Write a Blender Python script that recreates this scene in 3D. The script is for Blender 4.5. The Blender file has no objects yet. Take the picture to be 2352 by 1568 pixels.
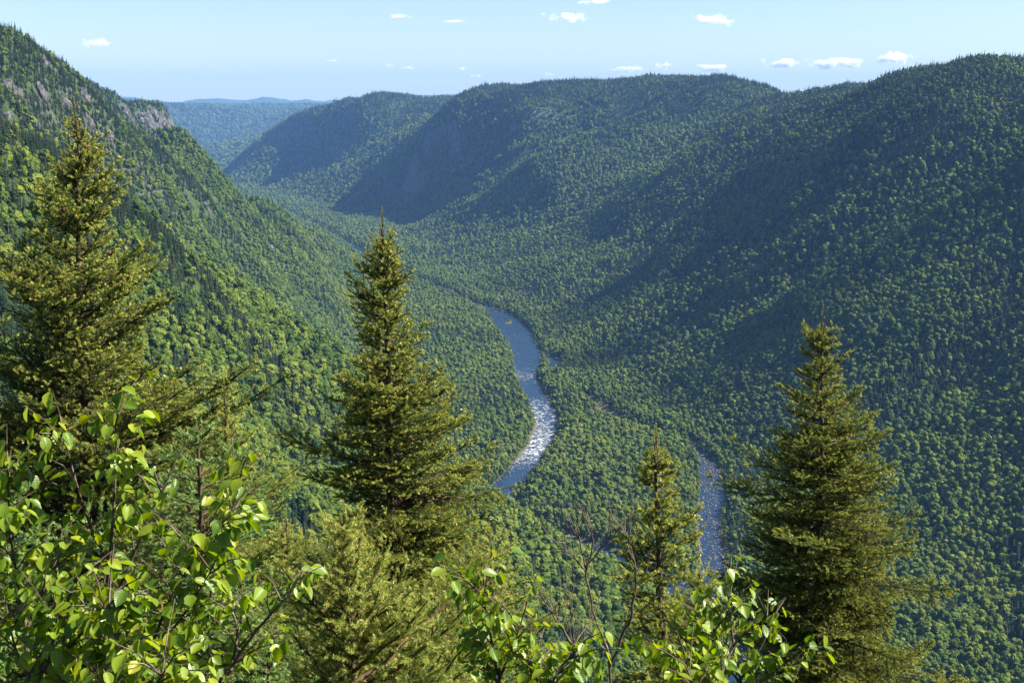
import bpy, math, random
import numpy as np
from mathutils import Vector, Matrix, Euler

R = math.radians
scene = bpy.context.scene
col = scene.collection
rng = np.random.default_rng(7)

# ------------------------------------------------------------------ camera, world, sun, exposure
CAMZ = 350.0                      # the look-out stands 350 m above the valley floor (z = 0)
FPX = 2850.0                      # focal length for a frame 2352 units wide
PITCH = math.atan((784 - 228) / FPX)
CP, SP = math.cos(PITCH), math.sin(PITCH)
cam_data = bpy.data.cameras.new('camera')
cam = bpy.data.objects.new('camera', cam_data)
col.objects.link(cam)
cam.location = (0, 0, CAMZ)
cam.rotation_euler = (math.pi / 2 - PITCH, 0, 0)
cam_data.sensor_width = 36.0
cam_data.lens = 36.0 * FPX / 2352.0
cam_data.clip_start = 0.1
cam_data.clip_end = 120000
scene.camera = cam

SUN_AZ, SUN_EL = R(90), R(41)    # azimuth clockwise from the view direction (+Y)
world = bpy.data.worlds.new('World')
scene.world = world
world.use_nodes = True
wn, wl = world.node_tree.nodes, world.node_tree.links
sky = wn.new('ShaderNodeTexSky')
sky.sky_type = 'NISHITA'
sky.sun_disc = False
sky.sun_elevation = SUN_EL
sky.sun_rotation = SUN_AZ
sky.altitude = 600
sky.air_density = 1.0
sky.dust_density = 0.3
sky.ozone_density = 2.6
wn['Background'].inputs['Strength'].default_value = 0.056
wl.new(sky.outputs[0], wn['Background'].inputs['Color'])

sun_data = bpy.data.lights.new('sun', 'SUN')
sun_data.energy = 5.0
sun_data.angle = R(0.53)
sun_data.color = (1.0, 0.93, 0.80)
sun = bpy.data.objects.new('sun', sun_data)
col.objects.link(sun)
sdir = Vector((math.cos(SUN_EL) * math.sin(SUN_AZ), math.cos(SUN_EL) * math.cos(SUN_AZ), math.sin(SUN_EL)))
sun.rotation_euler = sdir.to_track_quat('Z', 'Y').to_euler()
sun.location = (300, 0, 900)

scene.view_settings.view_transform = 'Standard'
scene.view_settings.look = 'None'
scene.view_settings.exposure = 1.55
scene.view_settings.gamma = 1.0
scene.view_settings.use_curve_mapping = False
cy = scene.cycles
cy.max_bounces = 8
cy.diffuse_bounces = 3
cy.glossy_bounces = 2
cy.transmission_bounces = 4
cy.volume_bounces = 8
cy.transparent_max_bounces = 6
cy.caustics_reflective = False
cy.caustics_refractive = False
cy.sample_clamp_indirect = 6.0

# ------------------------------------------------------------------ small helpers
def pix(u, v, t):
    """point seen at photo position u, v (2352 wide) at depth t along the axis"""
    s = (784 - v) / FPX
    return np.array(((u - 1176) / FPX * t, t * (CP + SP * s), CAMZ + t * (-SP + CP * s)))

def pix_at_y(u, v, Y):
    s = (784 - v) / FPX
    return pix(u, v, Y / (CP + SP * s))

def pix_floor(u, v, z=0.0):
    s = (784 - v) / FPX
    return pix(u, v, (z - CAMZ) / (-SP + CP * s))

def project(P):
    P = np.asarray(P, float)
    d = P - np.array((0, 0, CAMZ))
    t = d[..., 1] * CP - d[..., 2] * SP
    up = d[..., 1] * SP + d[..., 2] * CP
    tt = np.where(np.abs(t) < 1e-6, 1e-6, t)
    return 1176 + FPX * d[..., 0] / tt, 784 - FPX * up / tt, t

def hash2(ix, iy, seed):
    h = (ix.astype(np.int64) * 374761393 + iy.astype(np.int64) * 668265263 + seed * 974634777) & 0xFFFFFFFF
    h = ((h ^ (h >> 13)) * 1274126177) & 0xFFFFFFFF
    h = ((h ^ (h >> 16)) * 2246822519) & 0xFFFFFFFF
    return ((h ^ (h >> 15)) & 0xFFFFFF) / float(0xFFFFFF)

def vnoise(x, y, seed=0):
    x = np.asarray(x, float); y = np.asarray(y, float)
    ix, iy = np.floor(x), np.floor(y)
    fx, fy = x - ix, y - iy
    ux = fx * fx * fx * (fx * (fx * 6 - 15) + 10); uy = fy * fy * fy * (fy * (fy * 6 - 15) + 10)
    a = hash2(ix, iy, seed); b = hash2(ix + 1, iy, seed); c = hash2(ix, iy + 1, seed); d = hash2(ix + 1, iy + 1, seed)
    return (a + (b - a) * ux + (c - a) * uy + (a - b - c + d) * ux * uy) * 2 - 1

def fbm(x, y, seed=0, octv=4, gain=0.5):
    s = 0; a = 1; n = 0
    for k in range(octv):
        s = s + a * vnoise(np.asarray(x) * 2 ** k + 17.3 * k, np.asarray(y) * 2 ** k - 9.1 * k, seed + k)
        n += a; a *= gain
    return s / n

def sstep(a, b, x):
    t = np.clip((x - a) / (b - a), 0, 1)
    return t * t * (3 - 2 * t)

def mesh_np(name, V, F, mats=(), midx=None, attrs=None, smooth=False):
    """mesh from numpy vertices and equal-size faces"""
    V = np.asarray(V, np.float32); F = np.asarray(F, np.int32)
    me = bpy.data.meshes.new(name)
    k = F.shape[1]
    me.vertices.add(len(V)); me.vertices.foreach_set('co', V.ravel())
    me.loops.add(F.size); me.loops.foreach_set('vertex_index', F.ravel())
    me.polygons.add(len(F))
    me.polygons.foreach_set('loop_start', np.arange(0, F.size, k, dtype=np.int32))
    me.polygons.foreach_set('loop_total', np.full(len(F), k, np.int32))
    for m in mats: me.materials.append(m)
    if midx is not None: me.polygons.foreach_set('material_index', np.asarray(midx, np.int32))
    me.polygons.foreach_set('use_smooth', np.full(len(F), smooth))
    for an, av in (attrs or {}).items():
        av = np.asarray(av, np.float32)
        if av.ndim == 1:
            at = me.attributes.new(an, 'FLOAT', 'POINT'); at.data.foreach_set('value', av)
        else:
            at = me.attributes.new(an, 'FLOAT_VECTOR', 'POINT'); at.data.foreach_set('vector', av.ravel())
    me.update(calc_edges=True)
    return me

def put(name, me, parent=None, loc=None, rot=None, scl=None):
    o = bpy.data.objects.new(name, me)
    col.objects.link(o)
    if parent is not None: o.parent = parent
    if loc is not None: o.location = loc
    if rot is not None: o.rotation_euler = rot
    if scl is not None: o.scale = scl if hasattr(scl, '__len__') else (scl,) * 3
    return o

def tag(o, label=None, cat=None, group=None, kind=None):
    if label: o['label'] = label
    if cat: o['category'] = cat
    if group: o['group'] = group
    if kind: o['kind'] = kind
    return o

def unit(v):
    v = np.asarray(v, float)
    return v / (np.linalg.norm(v, axis=-1, keepdims=True) + 1e-12)

def tube(pts, rad, sides=5):
    """triangulated tube along a polyline"""
    pts = np.asarray(pts, float); rad = np.asarray(rad, float); n = len(pts)
    tan = unit(np.gradient(pts, axis=0))
    ref = np.array((0, 0, 1.0)) if abs(tan[:, 2]).mean() < 0.8 else np.array((1.0, 0, 0))
    a = unit(np.cross(tan, ref)); b = np.cross(tan, a)
    ang = np.linspace(0, 2 * np.pi, sides, endpoint=False)
    V = (pts[:, None] + rad[:, None, None] * (np.cos(ang)[None, :, None] * a[:, None] + np.sin(ang)[None, :, None] * b[:, None])).reshape(-1, 3)
    F = []
    for i in range(n - 1):
        for j in range(sides):
            p, q = i * sides + j, i * sides + (j + 1) % sides
            F += [(p, q, q + sides), (p, q + sides, p + sides)]
    k = len(V)
    V = np.vstack([V, pts[-1:] + tan[-1:] * rad[-1]])
    for j in range(sides): F.append(((n - 1) * sides + j, (n - 1) * sides + (j + 1) % sides, k))
    return V, np.array(F)

class Buf:
    """collects triangles"""
    def __init__(s): s.V, s.F, s.M, s.A, s.n = [], [], [], [], 0
    def add(s, V, F, m=0, a=0.0):
        if len(V) == 0: return
        s.V.append(np.asarray(V, float)); s.F.append(np.asarray(F) + s.n)
        s.M.append(np.full(len(F), m)); s.A.append(np.broadcast_to(np.asarray(a, float), (len(V),)))
        s.n += len(V)
    def mesh(s, name, mats, attr='tone', smooth=False):
        return mesh_np(name, np.vstack(s.V), np.vstack(s.F), mats, np.concatenate(s.M), {attr: np.concatenate(s.A)}, smooth)

def ico(sub):
    p = (1 + 5 ** 0.5) / 2
    V = [(-1, p, 0), (1, p, 0), (-1, -p, 0), (1, -p, 0), (0, -1, p), (0, 1, p), (0, -1, -p), (0, 1, -p), (p, 0, -1), (p, 0, 1), (-p, 0, -1), (-p, 0, 1)]
    F = [(0, 11, 5), (0, 5, 1), (0, 1, 7), (0, 7, 10), (0, 10, 11), (1, 5, 9), (5, 11, 4), (11, 10, 2), (10, 7, 6), (7, 1, 8),
         (3, 9, 4), (3, 4, 2), (3, 2, 6), (3, 6, 8), (3, 8, 9), (4, 9, 5), (2, 4, 11), (6, 2, 10), (8, 6, 7), (9, 8, 1)]
    V = [tuple(unit(v)) for v in V]
    for _ in range(sub):
        mid = {}; G = []
        def m(a, b):
            k = (min(a, b), max(a, b))
            if k not in mid:
                V.append(tuple(unit(np.add(V[a], V[b])))); mid[k] = len(V) - 1
            return mid[k]
        for a, b, c in F:
            x, y, z = m(a, b), m(b, c), m(c, a)
            G += [(a, x, z), (b, y, x), (c, z, y), (x, y, z)]
        F = G
    return np.array(V), np.array(F)
ICO = {k: ico(k) for k in (1, 2, 3, 4)}

# ------------------------------------------------------------------ materials
def material(name):
    m = bpy.data.materials.new(name); m.use_nodes = True
    nt = m.node_tree; nt.nodes.clear()
    out = nt.nodes.new('ShaderNodeOutputMaterial')
    return m, nt, nt.nodes, nt.links, out

def ramp(nodes, stops, interp='LINEAR'):
    r = nodes.new('ShaderNodeValToRGB'); r.color_ramp.interpolation = interp
    e = r.color_ramp.elements
    while len(e) < len(stops): e.new(0.5)
    for el, (p, c) in zip(e, stops): el.position = p; el.color = (*c, 1)
    return r

def leafy(name, stops, rough=0.55, transl=0.3, spec=0.3, tint=None, attr=None, attr_col=None, noise_scale=0.5, jitter=0.35, bump=None):
    """foliage: colour from object random + noise, optional attribute towards attr_col, plus translucency"""
    m, nt, N, L, out = material(name)
    oi = N.new('ShaderNodeObjectInfo')
    geo = N.new('ShaderNodeNewGeometry')
    nz = N.new('ShaderNodeTexNoise'); nz.inputs['Scale'].default_value = noise_scale; nz.inputs['Detail'].default_value = 2
    L.new(geo.outputs['Position'], nz.inputs['Vector'])
    mx = N.new('ShaderNodeMath'); mx.operation = 'MULTIPLY_ADD'
    nb = N.new('ShaderNodeTexNoise'); nb.inputs['Scale'].default_value = noise_scale * 0.13; nb.inputs['Detail'].default_value = 3; L.new(geo.outputs['Position'], nb.inputs['Vector'])
    av = N.new('ShaderNodeMath'); av.operation = 'ADD'; L.new(nz.outputs['Fac'], av.inputs[0]); L.new(nb.outputs['Fac'], av.inputs[1])
    L.new(av.outputs[0], mx.inputs[0]); mx.inputs[1].default_value = jitter * 3; mx.inputs[2].default_value = -jitter * 3
    ad = N.new('ShaderNodeMath'); ad.operation = 'ADD'; ad.use_clamp = True
    L.new(mx.outputs[0], ad.inputs[0]); L.new(oi.outputs['Random'], ad.inputs[1])
    rp = ramp(N, stops); L.new(ad.outputs[0], rp.inputs[0])
    c = rp.outputs[0]
    if attr:
        at = N.new('ShaderNodeAttribute'); at.attribute_name = attr
        mi = N.new('ShaderNodeMix'); mi.data_type = 'RGBA'
        L.new(at.outputs['Fac'], mi.inputs[0]); L.new(c, mi.inputs[6]); mi.inputs[7].default_value = (*attr_col, 1)
        c = mi.outputs[2]
    b = N.new('ShaderNodeBsdfPrincipled'); L.new(c, b.inputs['Base Color'])
    b.inputs['Roughness'].default_value = rough; b.inputs['Specular IOR Level'].default_value = spec
    tr = N.new('ShaderNodeBsdfTranslucent')
    hs = N.new('ShaderNodeHueSaturation'); hs.inputs['Hue'].default_value = 0.492; hs.inputs['Saturation'].default_value = 1.1; hs.inputs['Value'].default_value = 1.4
    L.new(c, hs.inputs['Color']); L.new(hs.outputs[0], tr.inputs['Color'])
    ms = N.new('ShaderNodeMixShader'); ms.inputs[0].default_value = transl
    L.new(b.outputs[0], ms.inputs[1]); L.new(tr.outputs[0], ms.inputs[2]); L.new(ms.outputs[0], out.inputs[0])
    if bump:
        at2 = N.new('ShaderNodeAttribute'); at2.attribute_name = 'rib'
        sn = N.new('ShaderNodeMath'); sn.operation = 'SINE'; L.new(at2.outputs['Fac'], sn.inputs[0])
        bp = N.new('ShaderNodeBump'); bp.inputs['Strength'].default_value = bump; bp.inputs['Distance'].default_value = 0.004
        L.new(sn.outputs[0], bp.inputs['Height']); L.new(bp.outputs[0], b.inputs['Normal'])
    return m

def mottled(name, stops, scale=3.0, rough=0.85, bump=0.4, dist=0.1, detail=6, stretch=(1, 1, 1), coord='Object', spec=0.3):
    m, nt, N, L, out = material(name)
    tc = N.new('ShaderNodeTexCoord'); mp = N.new('ShaderNodeMapping'); mp.inputs['Scale'].default_value = stretch
    L.new(tc.outputs[coord], mp.inputs[0])
    nz = N.new('ShaderNodeTexNoise'); nz.inputs['Scale'].default_value = scale; nz.inputs['Detail'].default_value = detail; nz.inputs['Roughness'].default_value = 0.65
    L.new(mp.outputs[0], nz.inputs['Vector'])
    rp = ramp(N, stops); L.new(nz.outputs['Fac'], rp.inputs[0])
    b = N.new('ShaderNodeBsdfPrincipled'); L.new(rp.outputs[0], b.inputs['Base Color'])
    b.inputs['Roughness'].default_value = rough; b.inputs['Specular IOR Level'].default_value = spec
    bp = N.new('ShaderNodeBump'); bp.inputs['Strength'].default_value = bump; bp.inputs['Distance'].default_value = dist
    L.new(nz.outputs['Fac'], bp.inputs['Height']); L.new(bp.outputs[0], b.inputs['Normal'])
    L.new(b.outputs[0], out.inputs[0])
    return m

M_BROAD = leafy('broadleaf_foliage', [(0.0, (0.055, 0.100, 0.016)), (0.4, (0.092, 0.148, 0.020)), (0.75, (0.132, 0.188, 0.025)), (1.0, (0.185, 0.230, 0.034))], rough=0.65, transl=0.32, spec=0.12, noise_scale=0.05, jitter=0.45)
M_ASPEN = leafy('light_broadleaf_foliage', [(0.0, (0.085, 0.135, 0.022)), (0.5, (0.125, 0.180, 0.028)), (1.0, (0.185, 0.230, 0.040))], rough=0.65, transl=0.32, spec=0.12, noise_scale=0.05, jitter=0.3)
M_CONIF = leafy('conifer_foliage', [(0.0, (0.016, 0.034, 0.014)), (0.5, (0.026, 0.050, 0.018)), (0.85, (0.040, 0.066, 0.022)), (1.0, (0.060, 0.062, 0.034))], rough=0.7, transl=0.10, spec=0.2, noise_scale=0.05, jitter=0.2)
M_SNAG = mottled('weathered_wood', [(0.3, (0.10, 0.09, 0.08)), (0.7, (0.22, 0.20, 0.18))], scale=2)
M_BARK = mottled('spruce_bark', [(0.3, (0.045, 0.028, 0.020)), (0.55, (0.10, 0.062, 0.045)), (0.75, (0.20, 0.15, 0.12))], scale=22, bump=0.7, dist=0.01, stretch=(1, 1, 0.35))
M_TWIG = mottled('twig_bark', [(0.3, (0.055, 0.032, 0.020)), (0.7, (0.15, 0.085, 0.045))], scale=30, bump=0.3, dist=0.003)
M_BIRCHBARK = mottled('sapling_bark', [(0.3, (0.05, 0.032, 0.026)), (0.55, (0.10, 0.07, 0.055)), (0.75, (0.30, 0.26, 0.22))], scale=18, bump=0.3, dist=0.003)
M_DEADTWIG = mottled('dead_twig_bark', [(0.3, (0.07, 0.045, 0.036)), (0.6, (0.15, 0.11, 0.09)), (0.8, (0.30, 0.25, 0.22))], scale=25, bump=0.3, dist=0.003)
M_TRUNKFAR = mottled('forest_trunk', [(0.3, (0.07, 0.055, 0.04)), (0.7, (0.20, 0.18, 0.15))], scale=3)
M_NEEDLE = leafy('spruce_needles', [(0.0, (0.030, 0.064, 0.013)), (0.5, (0.048, 0.092, 0.016)), (1.0, (0.076, 0.120, 0.020))], rough=0.45, transl=0.16, spec=0.4, attr='tone', attr_col=(0.42, 0.43, 0.085), noise_scale=2.0, jitter=0.3)
M_NEEDLE_NEAR = leafy('young_spruce_needles', [(0.0, (0.120, 0.180, 0.026)), (0.5, (0.170, 0.225, 0.034)), (1.0, (0.225, 0.265, 0.042))], rough=0.45, transl=0.28, spec=0.4, attr='tone', attr_col=(0.40, 0.43, 0.11), noise_scale=2.0, jitter=0.3)
M_FIR = leafy('fir_needles', [(0.0, (0.065, 0.120, 0.030)), (0.5, (0.090, 0.155, 0.036)), (1.0, (0.115, 0.180, 0.045))], rough=0.42, transl=0.25, spec=0.5, attr='tone', attr_col=(0.24, 0.36, 0.10), noise_scale=2.0, jitter=0.3)
M_LEAF = leafy('birch_leaf', [(0.0, (0.095, 0.175, 0.016)), (0.45, (0.190, 0.280, 0.022)), (0.85, (0.270, 0.345, 0.028)), (1.0, (0.340, 0.350, 0.030))], rough=0.34, transl=0.42, spec=0.5, noise_scale=6.0, jitter=0.25, bump=0.2)
M_COVER = leafy('undergrowth_leaves', [(0.0, (0.040, 0.075, 0.014)), (0.6, (0.070, 0.120, 0.020)), (1.0, (0.110, 0.150, 0.025))], rough=0.5, transl=0.3, spec=0.35, noise_scale=3.0, jitter=0.5)
M_CONE = mottled('young_cone', [(0.35, (0.11, 0.022, 0.030)), (0.7, (0.24, 0.07, 0.06))], scale=40, rough=0.6, bump=0.5, dist=0.003)
M_BUD = mottled('bud_scale', [(0.35, (0.35, 0.14, 0.05)), (0.7, (0.55, 0.30, 0.13))], scale=40, rough=0.5)
M_ROCK = mottled('cliff_rock', [(0.34, (0.022, 0.026, 0.022)), (0.46, (0.075, 0.075, 0.072)), (0.58, (0.145, 0.138, 0.13)), (0.76, (0.23, 0.205, 0.18))], scale=0.22, bump=1.0, dist=2.5, detail=9, stretch=(1, 1, 0.55), coord='Object')
M_BOULDER = mottled('river_boulder', [(0.3, (0.06, 0.050, 0.042)), (0.55, (0.14, 0.112, 0.09)), (0.75, (0.26, 0.21, 0.17))], scale=0.8, bump=0.7, dist=0.2)

# ------------------------------------------------------------------ terrain shape
def smooth_poly(P, n):
    """Catmull-Rom through the rows of P"""
    P = np.asarray(P, float); k = len(P)
    Q = np.vstack([2 * P[0] - P[1], P, 2 * P[-1] - P[-2]])
    out = []
    for i in range(k - 1):
        p0, p1, p2, p3 = Q[i:i + 4]
        for s in np.linspace(0, 1, n, endpoint=False):
            out.append(0.5 * ((2 * p1) + (-p0 + p2) * s + (2 * p0 - 5 * p1 + 4 * p2 - p3) * s * s + (-p0 + 3 * p1 - 3 * p2 + p3) * s ** 3))
    out.append(P[-1])
    return np.array(out)

# rivers: (u, v on the photo, width in metres, rapids 0..1)
ISLETS = [(1168, 738, 9, 24), (1272, 868, 3, 7), (1196, 700, 3, 8)]
RIVER = [(640, 478, 9, 0.2), (745, 528, 12, 0.2), (800, 560, 14, 0.2), (850, 590, 38, 0.45), (900, 615, 20, 0.3), (940, 632, 8, 0.3), (980, 648, 9, 0.4), (1020, 664, 22, 0.8), (1060, 684, 12, 0.7), (1095, 700, 17, 0.75), (1140, 717, 38, 0.35),
         (1168, 745, 56, 0.15), (1192, 775, 46, 0.55), (1208, 805, 46, 0.25), (1208, 832, 42, 0.4), (1210, 862, 27, 0.8), (1222, 893, 28, 0.35), (1240, 925, 26, 0.8),
         (1254, 965, 28, 0.9), (1250, 1000, 29, 1.0), (1226, 1040, 28, 1.0), (1204, 1068, 27, 0.75), (1180, 1100, 27, 0.15), (1150, 1135, 27, 0.85),
         (1152, 1170, 24, 0.8), (1230, 1215, 16, 0.3), (1330, 1245, 15, 0.2), (1430, 1283, 16, 0.3), (1530, 1335, 20, 0.5), (1590, 1385, 32, 0.4), (1640, 1480, 34, 0.3), (1730, 1650, 34, 0.3)]
SIDE = [(1600, 1030, 5, 0.1), (1622, 1060, 15, 0.2), (1636, 1105, 21, 0.25), (1634, 1150, 21, 0.2), (1626, 1200, 21, 0.25), (1633, 1250, 22, 0.3), (1636, 1300, 23, 0.3), (1622, 1345, 26, 0.3), (1600, 1388, 28, 0.3)]
BACK = [(1262, 850, 5, 0.1), (1275, 836, 15, 0.1), (1268, 822, 14, 0.1), (1250, 812, 10, 0.1)]
DRYBED = [(1345, 905, 5, 0), (1390, 942, 14, 0), (1425, 964, 13, 0), (1490, 985, 8, 0), (1570, 1010, 7, 0), (1600, 1030, 7, 0)]
def river_line(pts, n=14):
    P = [(*pix_floor(u, v)[:2], w * 0.88, f) for u, v, w, f in pts]
    return smooth_poly(P, n)
LINES = [river_line(RIVER), river_line(SIDE), river_line(BACK), river_line(DRYBED)]

def dist_line(X, Y, line):
    """signed-ish distance to a river: distance from the centre line minus half the width"""
    best = np.full(X.shape, 1e9)
    for i in range(len(line) - 1):
        ax, ay, aw, _ = line[i]; bx, by, bw, _ = line[i + 1]
        dx, dy = bx - ax, by - ay
        t = np.clip(((X - ax) * dx + (Y - ay) * dy) / (dx * dx + dy * dy + 1e-9), 0, 1)
        d = np.hypot(X - ax - t * dx, Y - ay - t * dy) - (aw + (bw - aw) * t) / 2
        best = np.minimum(best, d)
    return best

def river_dist(X, Y):
    X = np.asarray(X, float); Y = np.asarray(Y, float)
    d = np.full(X.shape, 500.0)
    near = (X > -1200) & (X < 520) & (Y > 500) & (Y < 5400)
    if near.any():
        x, y = X[near], Y[near]
        m = np.full(x.shape, 500.0)
        for ln in LINES:
            m = np.minimum(m, dist_line(x, y, ln))
        m = m + 2.6 * fbm(x / 17, y / 17, 43, 3) + 1.5 * fbm(x / 60, y / 60, 47, 2) + 1.2
        for u, v, a, b in ISLETS:
            P = pix_floor(u, v); m = np.maximum(m, 4 * (1 - np.hypot((x - P[0]) / a, (y - P[1]) / b)))
        d[near] = m
    return d

CTRL = []
def c(u, v, t): CTRL.append(pix(u, v, t))
def cr(u, v, t, drop=14):
    """a crest point: the ground falls a little behind it"""
    P = pix(u, v, t); CTRL.append(P)
    for q, f in ((1.10, 1.0), (1.28, 1.6)): CTRL.append(np.array((P[0] * q, P[1] * q, P[2] - drop * f)))
def g(x, y, z): CTRL.append(np.array((x, y, CAMZ + z)))
# left spur L1: crest as seen against the next slope, its face, and its hidden back
for a in [(-260, 150, 620), (0, 285, 660), (115, 333, 680), (299, 461, 700), (368, 513, 720), (417, 552, 740), (493, 653, 780), (555, 709, 810), (635, 761, 850), (719, 810, 890), (764, 842, 920), (900, 975, 1000), (1060, 1125, 1080)]: c(*a)
for a in [(100, 450, 560), (300, 650, 600), (450, 850, 600), (600, 1000, 640), (850, 1150, 720), (1000, 1300, 690), (1200, 1460, 640), (1300, 1370, 750), (1400, 1510, 660), (1150, 1215, 1000), (1290, 1265, 900), (1470, 1370, 800)]: c(*a)
for a in [(-330, 860, -60), (-270, 930, -130), (-230, 1000, -205), (-180, 1060, -290), (-130, 1150, -345)]: g(*a)
# left wall L2: skyline, descending edge, face
for a in [(-250, -20, 1050), (0, 84, 1150), (100, 138, 1250), (190, 216, 1350)]: cr(*a, 22)
for a in [(60, 110, 1210), (150, 174, 1300), (204, 236, 1400), (278, 303, 1530), (347, 350, 1650), (451, 401, 1800), (590, 470, 2020), (746, 543, 2350), (800, 580, 2470), (860, 618, 2590)]: c(*a)
for a in [(0, 200, 1040), (100, 250, 1130), (60, 330, 1010), (250, 380, 1250), (450, 500, 1500), (600, 600, 1720), (700, 700, 1800), (560, 680, 1450), (760, 640, 2150), (330, 540, 1200)]: c(*a)
for a in [(-500, 1900, -60), (-560, 2100, -150), (-480, 2350, -270), (-420, 2650, -340)]: g(*a)
for a in [(229, 262, 1450), (312, 329, 1600), (417, 382, 1750), (521, 433, 1900), (660, 502, 2150)]:
    c(*a); P = CTRL[-1]; CTRL.append(np.array((P[0] * 1.09, P[1] * 1.09, P[2] - 48)))
# headland L3
for a in [(275, 229, 2300), (330, 217, 2500), (120, 235, 2300), (0, 235, 2300)]: cr(*a, 30)
for a in [(375, 247, 2600), (200, 245, 3500), (100, 245, 3500), (300, 262, 3500), (250, 255, 2900)]: c(*a)
for a in [(205, 221, 2000), (240, 224, 2150), (300, 221, 2420), (355, 226, 2560), (391, 276, 2620), (403, 326, 2640), (412, 356, 2660), (300, 300, 2280), (345, 325, 2400), (260, 290, 2100), (250, 250, 2050), (385, 345, 2520)]: c(*a)
for a in [(-700, 3420, -320), (-1100, 3900, -310), (-1300, 3300, -40), (-1500, 3900, -60), (-1500, 4700, -330), (-2200, 4600, -60), (-2900, 6000, -60), (-2150, 6300, -330), (-2500, 7600, -330), (-3600, 10500, -60), (-3700, 9000, -150)]: g(*a)
# right foot of the valley wall
for a in [(329, 743), (287, 949), (226, 1176), (152, 1450), (88, 1742), (55, 2036), (-80, 2315), (-255, 2791), (-380, 3250), (-457, 3860), (-720, 4330), (-969, 4820), (-1250, 5700), (-1700, 7000)]: g(a[0], a[1], -350)
# valley middle (virtual depth, the flat floor cuts it off)
for a in [(200, 700), (170, 900), (120, 1100), (40, 1400), (-90, 1700), (-60, 1250), (-170, 2000), (-210, 2350), (-330, 2700), (-430, 3100), (-560, 3600), (-700, 4000), (-1050, 4600), (-1500, 5500), (-1900, 6700)]: g(a[0], a[1], -410)
# right wall R1: skyline, slope
for a in [(2900, 175, 1350), (2600, 180, 1560), (2352, 168, 1720), (2240, 153, 1750), (2130, 176, 1950), (1990, 216, 2200), (1850, 248, 2500), (1780, 257, 2700)]: cr(*a)
for a in [(3300, 150, 1200), (2300, 157, 1740), (2185, 154, 1850), (2060, 190, 2080), (1920, 230, 2350)]: c(*a)
for a in [(2352, 400, 1490), (2352, 700, 1245), (2352, 1100, 1010), (2352, 1350, 880), (2000, 500, 1650), (2000, 800, 1300), (2150, 1050, 1080), (1760, 460, 1920), (1700, 700, 1650), (1500, 620, 2050), (1900, 330, 2050), (2200, 260, 1680), (2800, 700, 1000), (2800, 1200, 800), (1600, 850, 1480)]: c(*a)
for a in [(1000, 1900, 30), (1050, 2400, 0), (900, 2900, -25), (1300, 2500, 0), (1500, 1500, 40), (720, 2900, -28), (700, 3900, -48), (900, 4100, -50), (1150, 4300, -50), (1000, 3500, -45), (850, 3200, -45), (1500, 3800, -45)]: g(*a)
# right wall R2 with its two cliff spurs
for a in [(1765, 225, 2980), (1745, 205, 3050), (1720, 190, 3120), (1690, 183, 3200), (1560, 189, 3400), (1480, 187, 3500), (1320, 199, 3750), (1200, 219, 4300)]: c(*a)
for a in [(1640, 181, 3300), (1380, 189, 3600), (1260, 210, 3900), (1060, 223, 5200), (960, 234, 5600), (830, 252, 5400), (900, 246, 5200), (980, 238, 4800)]: cr(*a, 10)
for a in [(1800, 256, 3150), (1850, 258, 3450), (1950, 250, 3400), (1780, 235, 3350), (1700, 196, 3600), (1500, 195, 4200)]: c(*a)
for a in [(1400, 300, 3250), (1500, 400, 2850), (1300, 450, 2900), (1250, 560, 2580), (1600, 300, 2980), (1700, 330, 2650), (1400, 540, 2450), (1150, 480, 3020), (1080, 560, 2850), (1000, 500, 3380), (1280, 300, 3350), (1240, 370, 3150)]: c(*a)
for a in [(1190, 285, 3400), (1100, 288, 3560), (1040, 300, 3680), (980, 314, 3780), (920, 374, 3900), (870, 434, 3890), (1150, 365, 3340), (1050, 405, 3500), (960, 445, 3700), (900, 474, 3820), (1010, 260, 4100), (900, 330, 4350), (880, 400, 4150), (1100, 240, 4300)]: c(*a)
for a in [(640, 295, 5550), (600, 335, 5600), (560, 362, 5650), (540, 380, 5700), (515, 400, 5900), (700, 262, 5400), (760, 247, 5100), (800, 255, 4850), (830, 272, 4700), (835, 330, 4610), (800, 380, 4500), (740, 430, 4370), (700, 380, 4900), (640, 420, 4950), (720, 320, 5050), (790, 320, 4720)]: c(*a)
# far hills beyond the bend
for a in [(380, 250, 9800), (400, 248, 10600), (500, 244, 11800), (560, 250, 11200), (620, 262, 10200), (680, 256, 10000), (430, 300, 9400), (560, 300, 9400), (620, 305, 8500), (480, 360, 8700), (440, 345, 9000), (700, 250, 11000)]: c(*a)
for a in [(-5000, 9500, -50), (-1500, 13500, -60), (2000, 6000, -30), (3500, 5000, -20), (500, 8000, -30), (2500, 9000, -40), (-5500, 15000, -65), (0, 15500, -60), (5500, 15000, -60), (-8000, 20000, -60), (0, 21000, -60), (8000, 20000, -60), (2200, 3400, -45)]: g(*a)
for a in [(-3200, 13500, -75), (-2000, 13000, -70), (-700, 13000, -65), (-4500, 13000, -70)]: g(*a)
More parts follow.
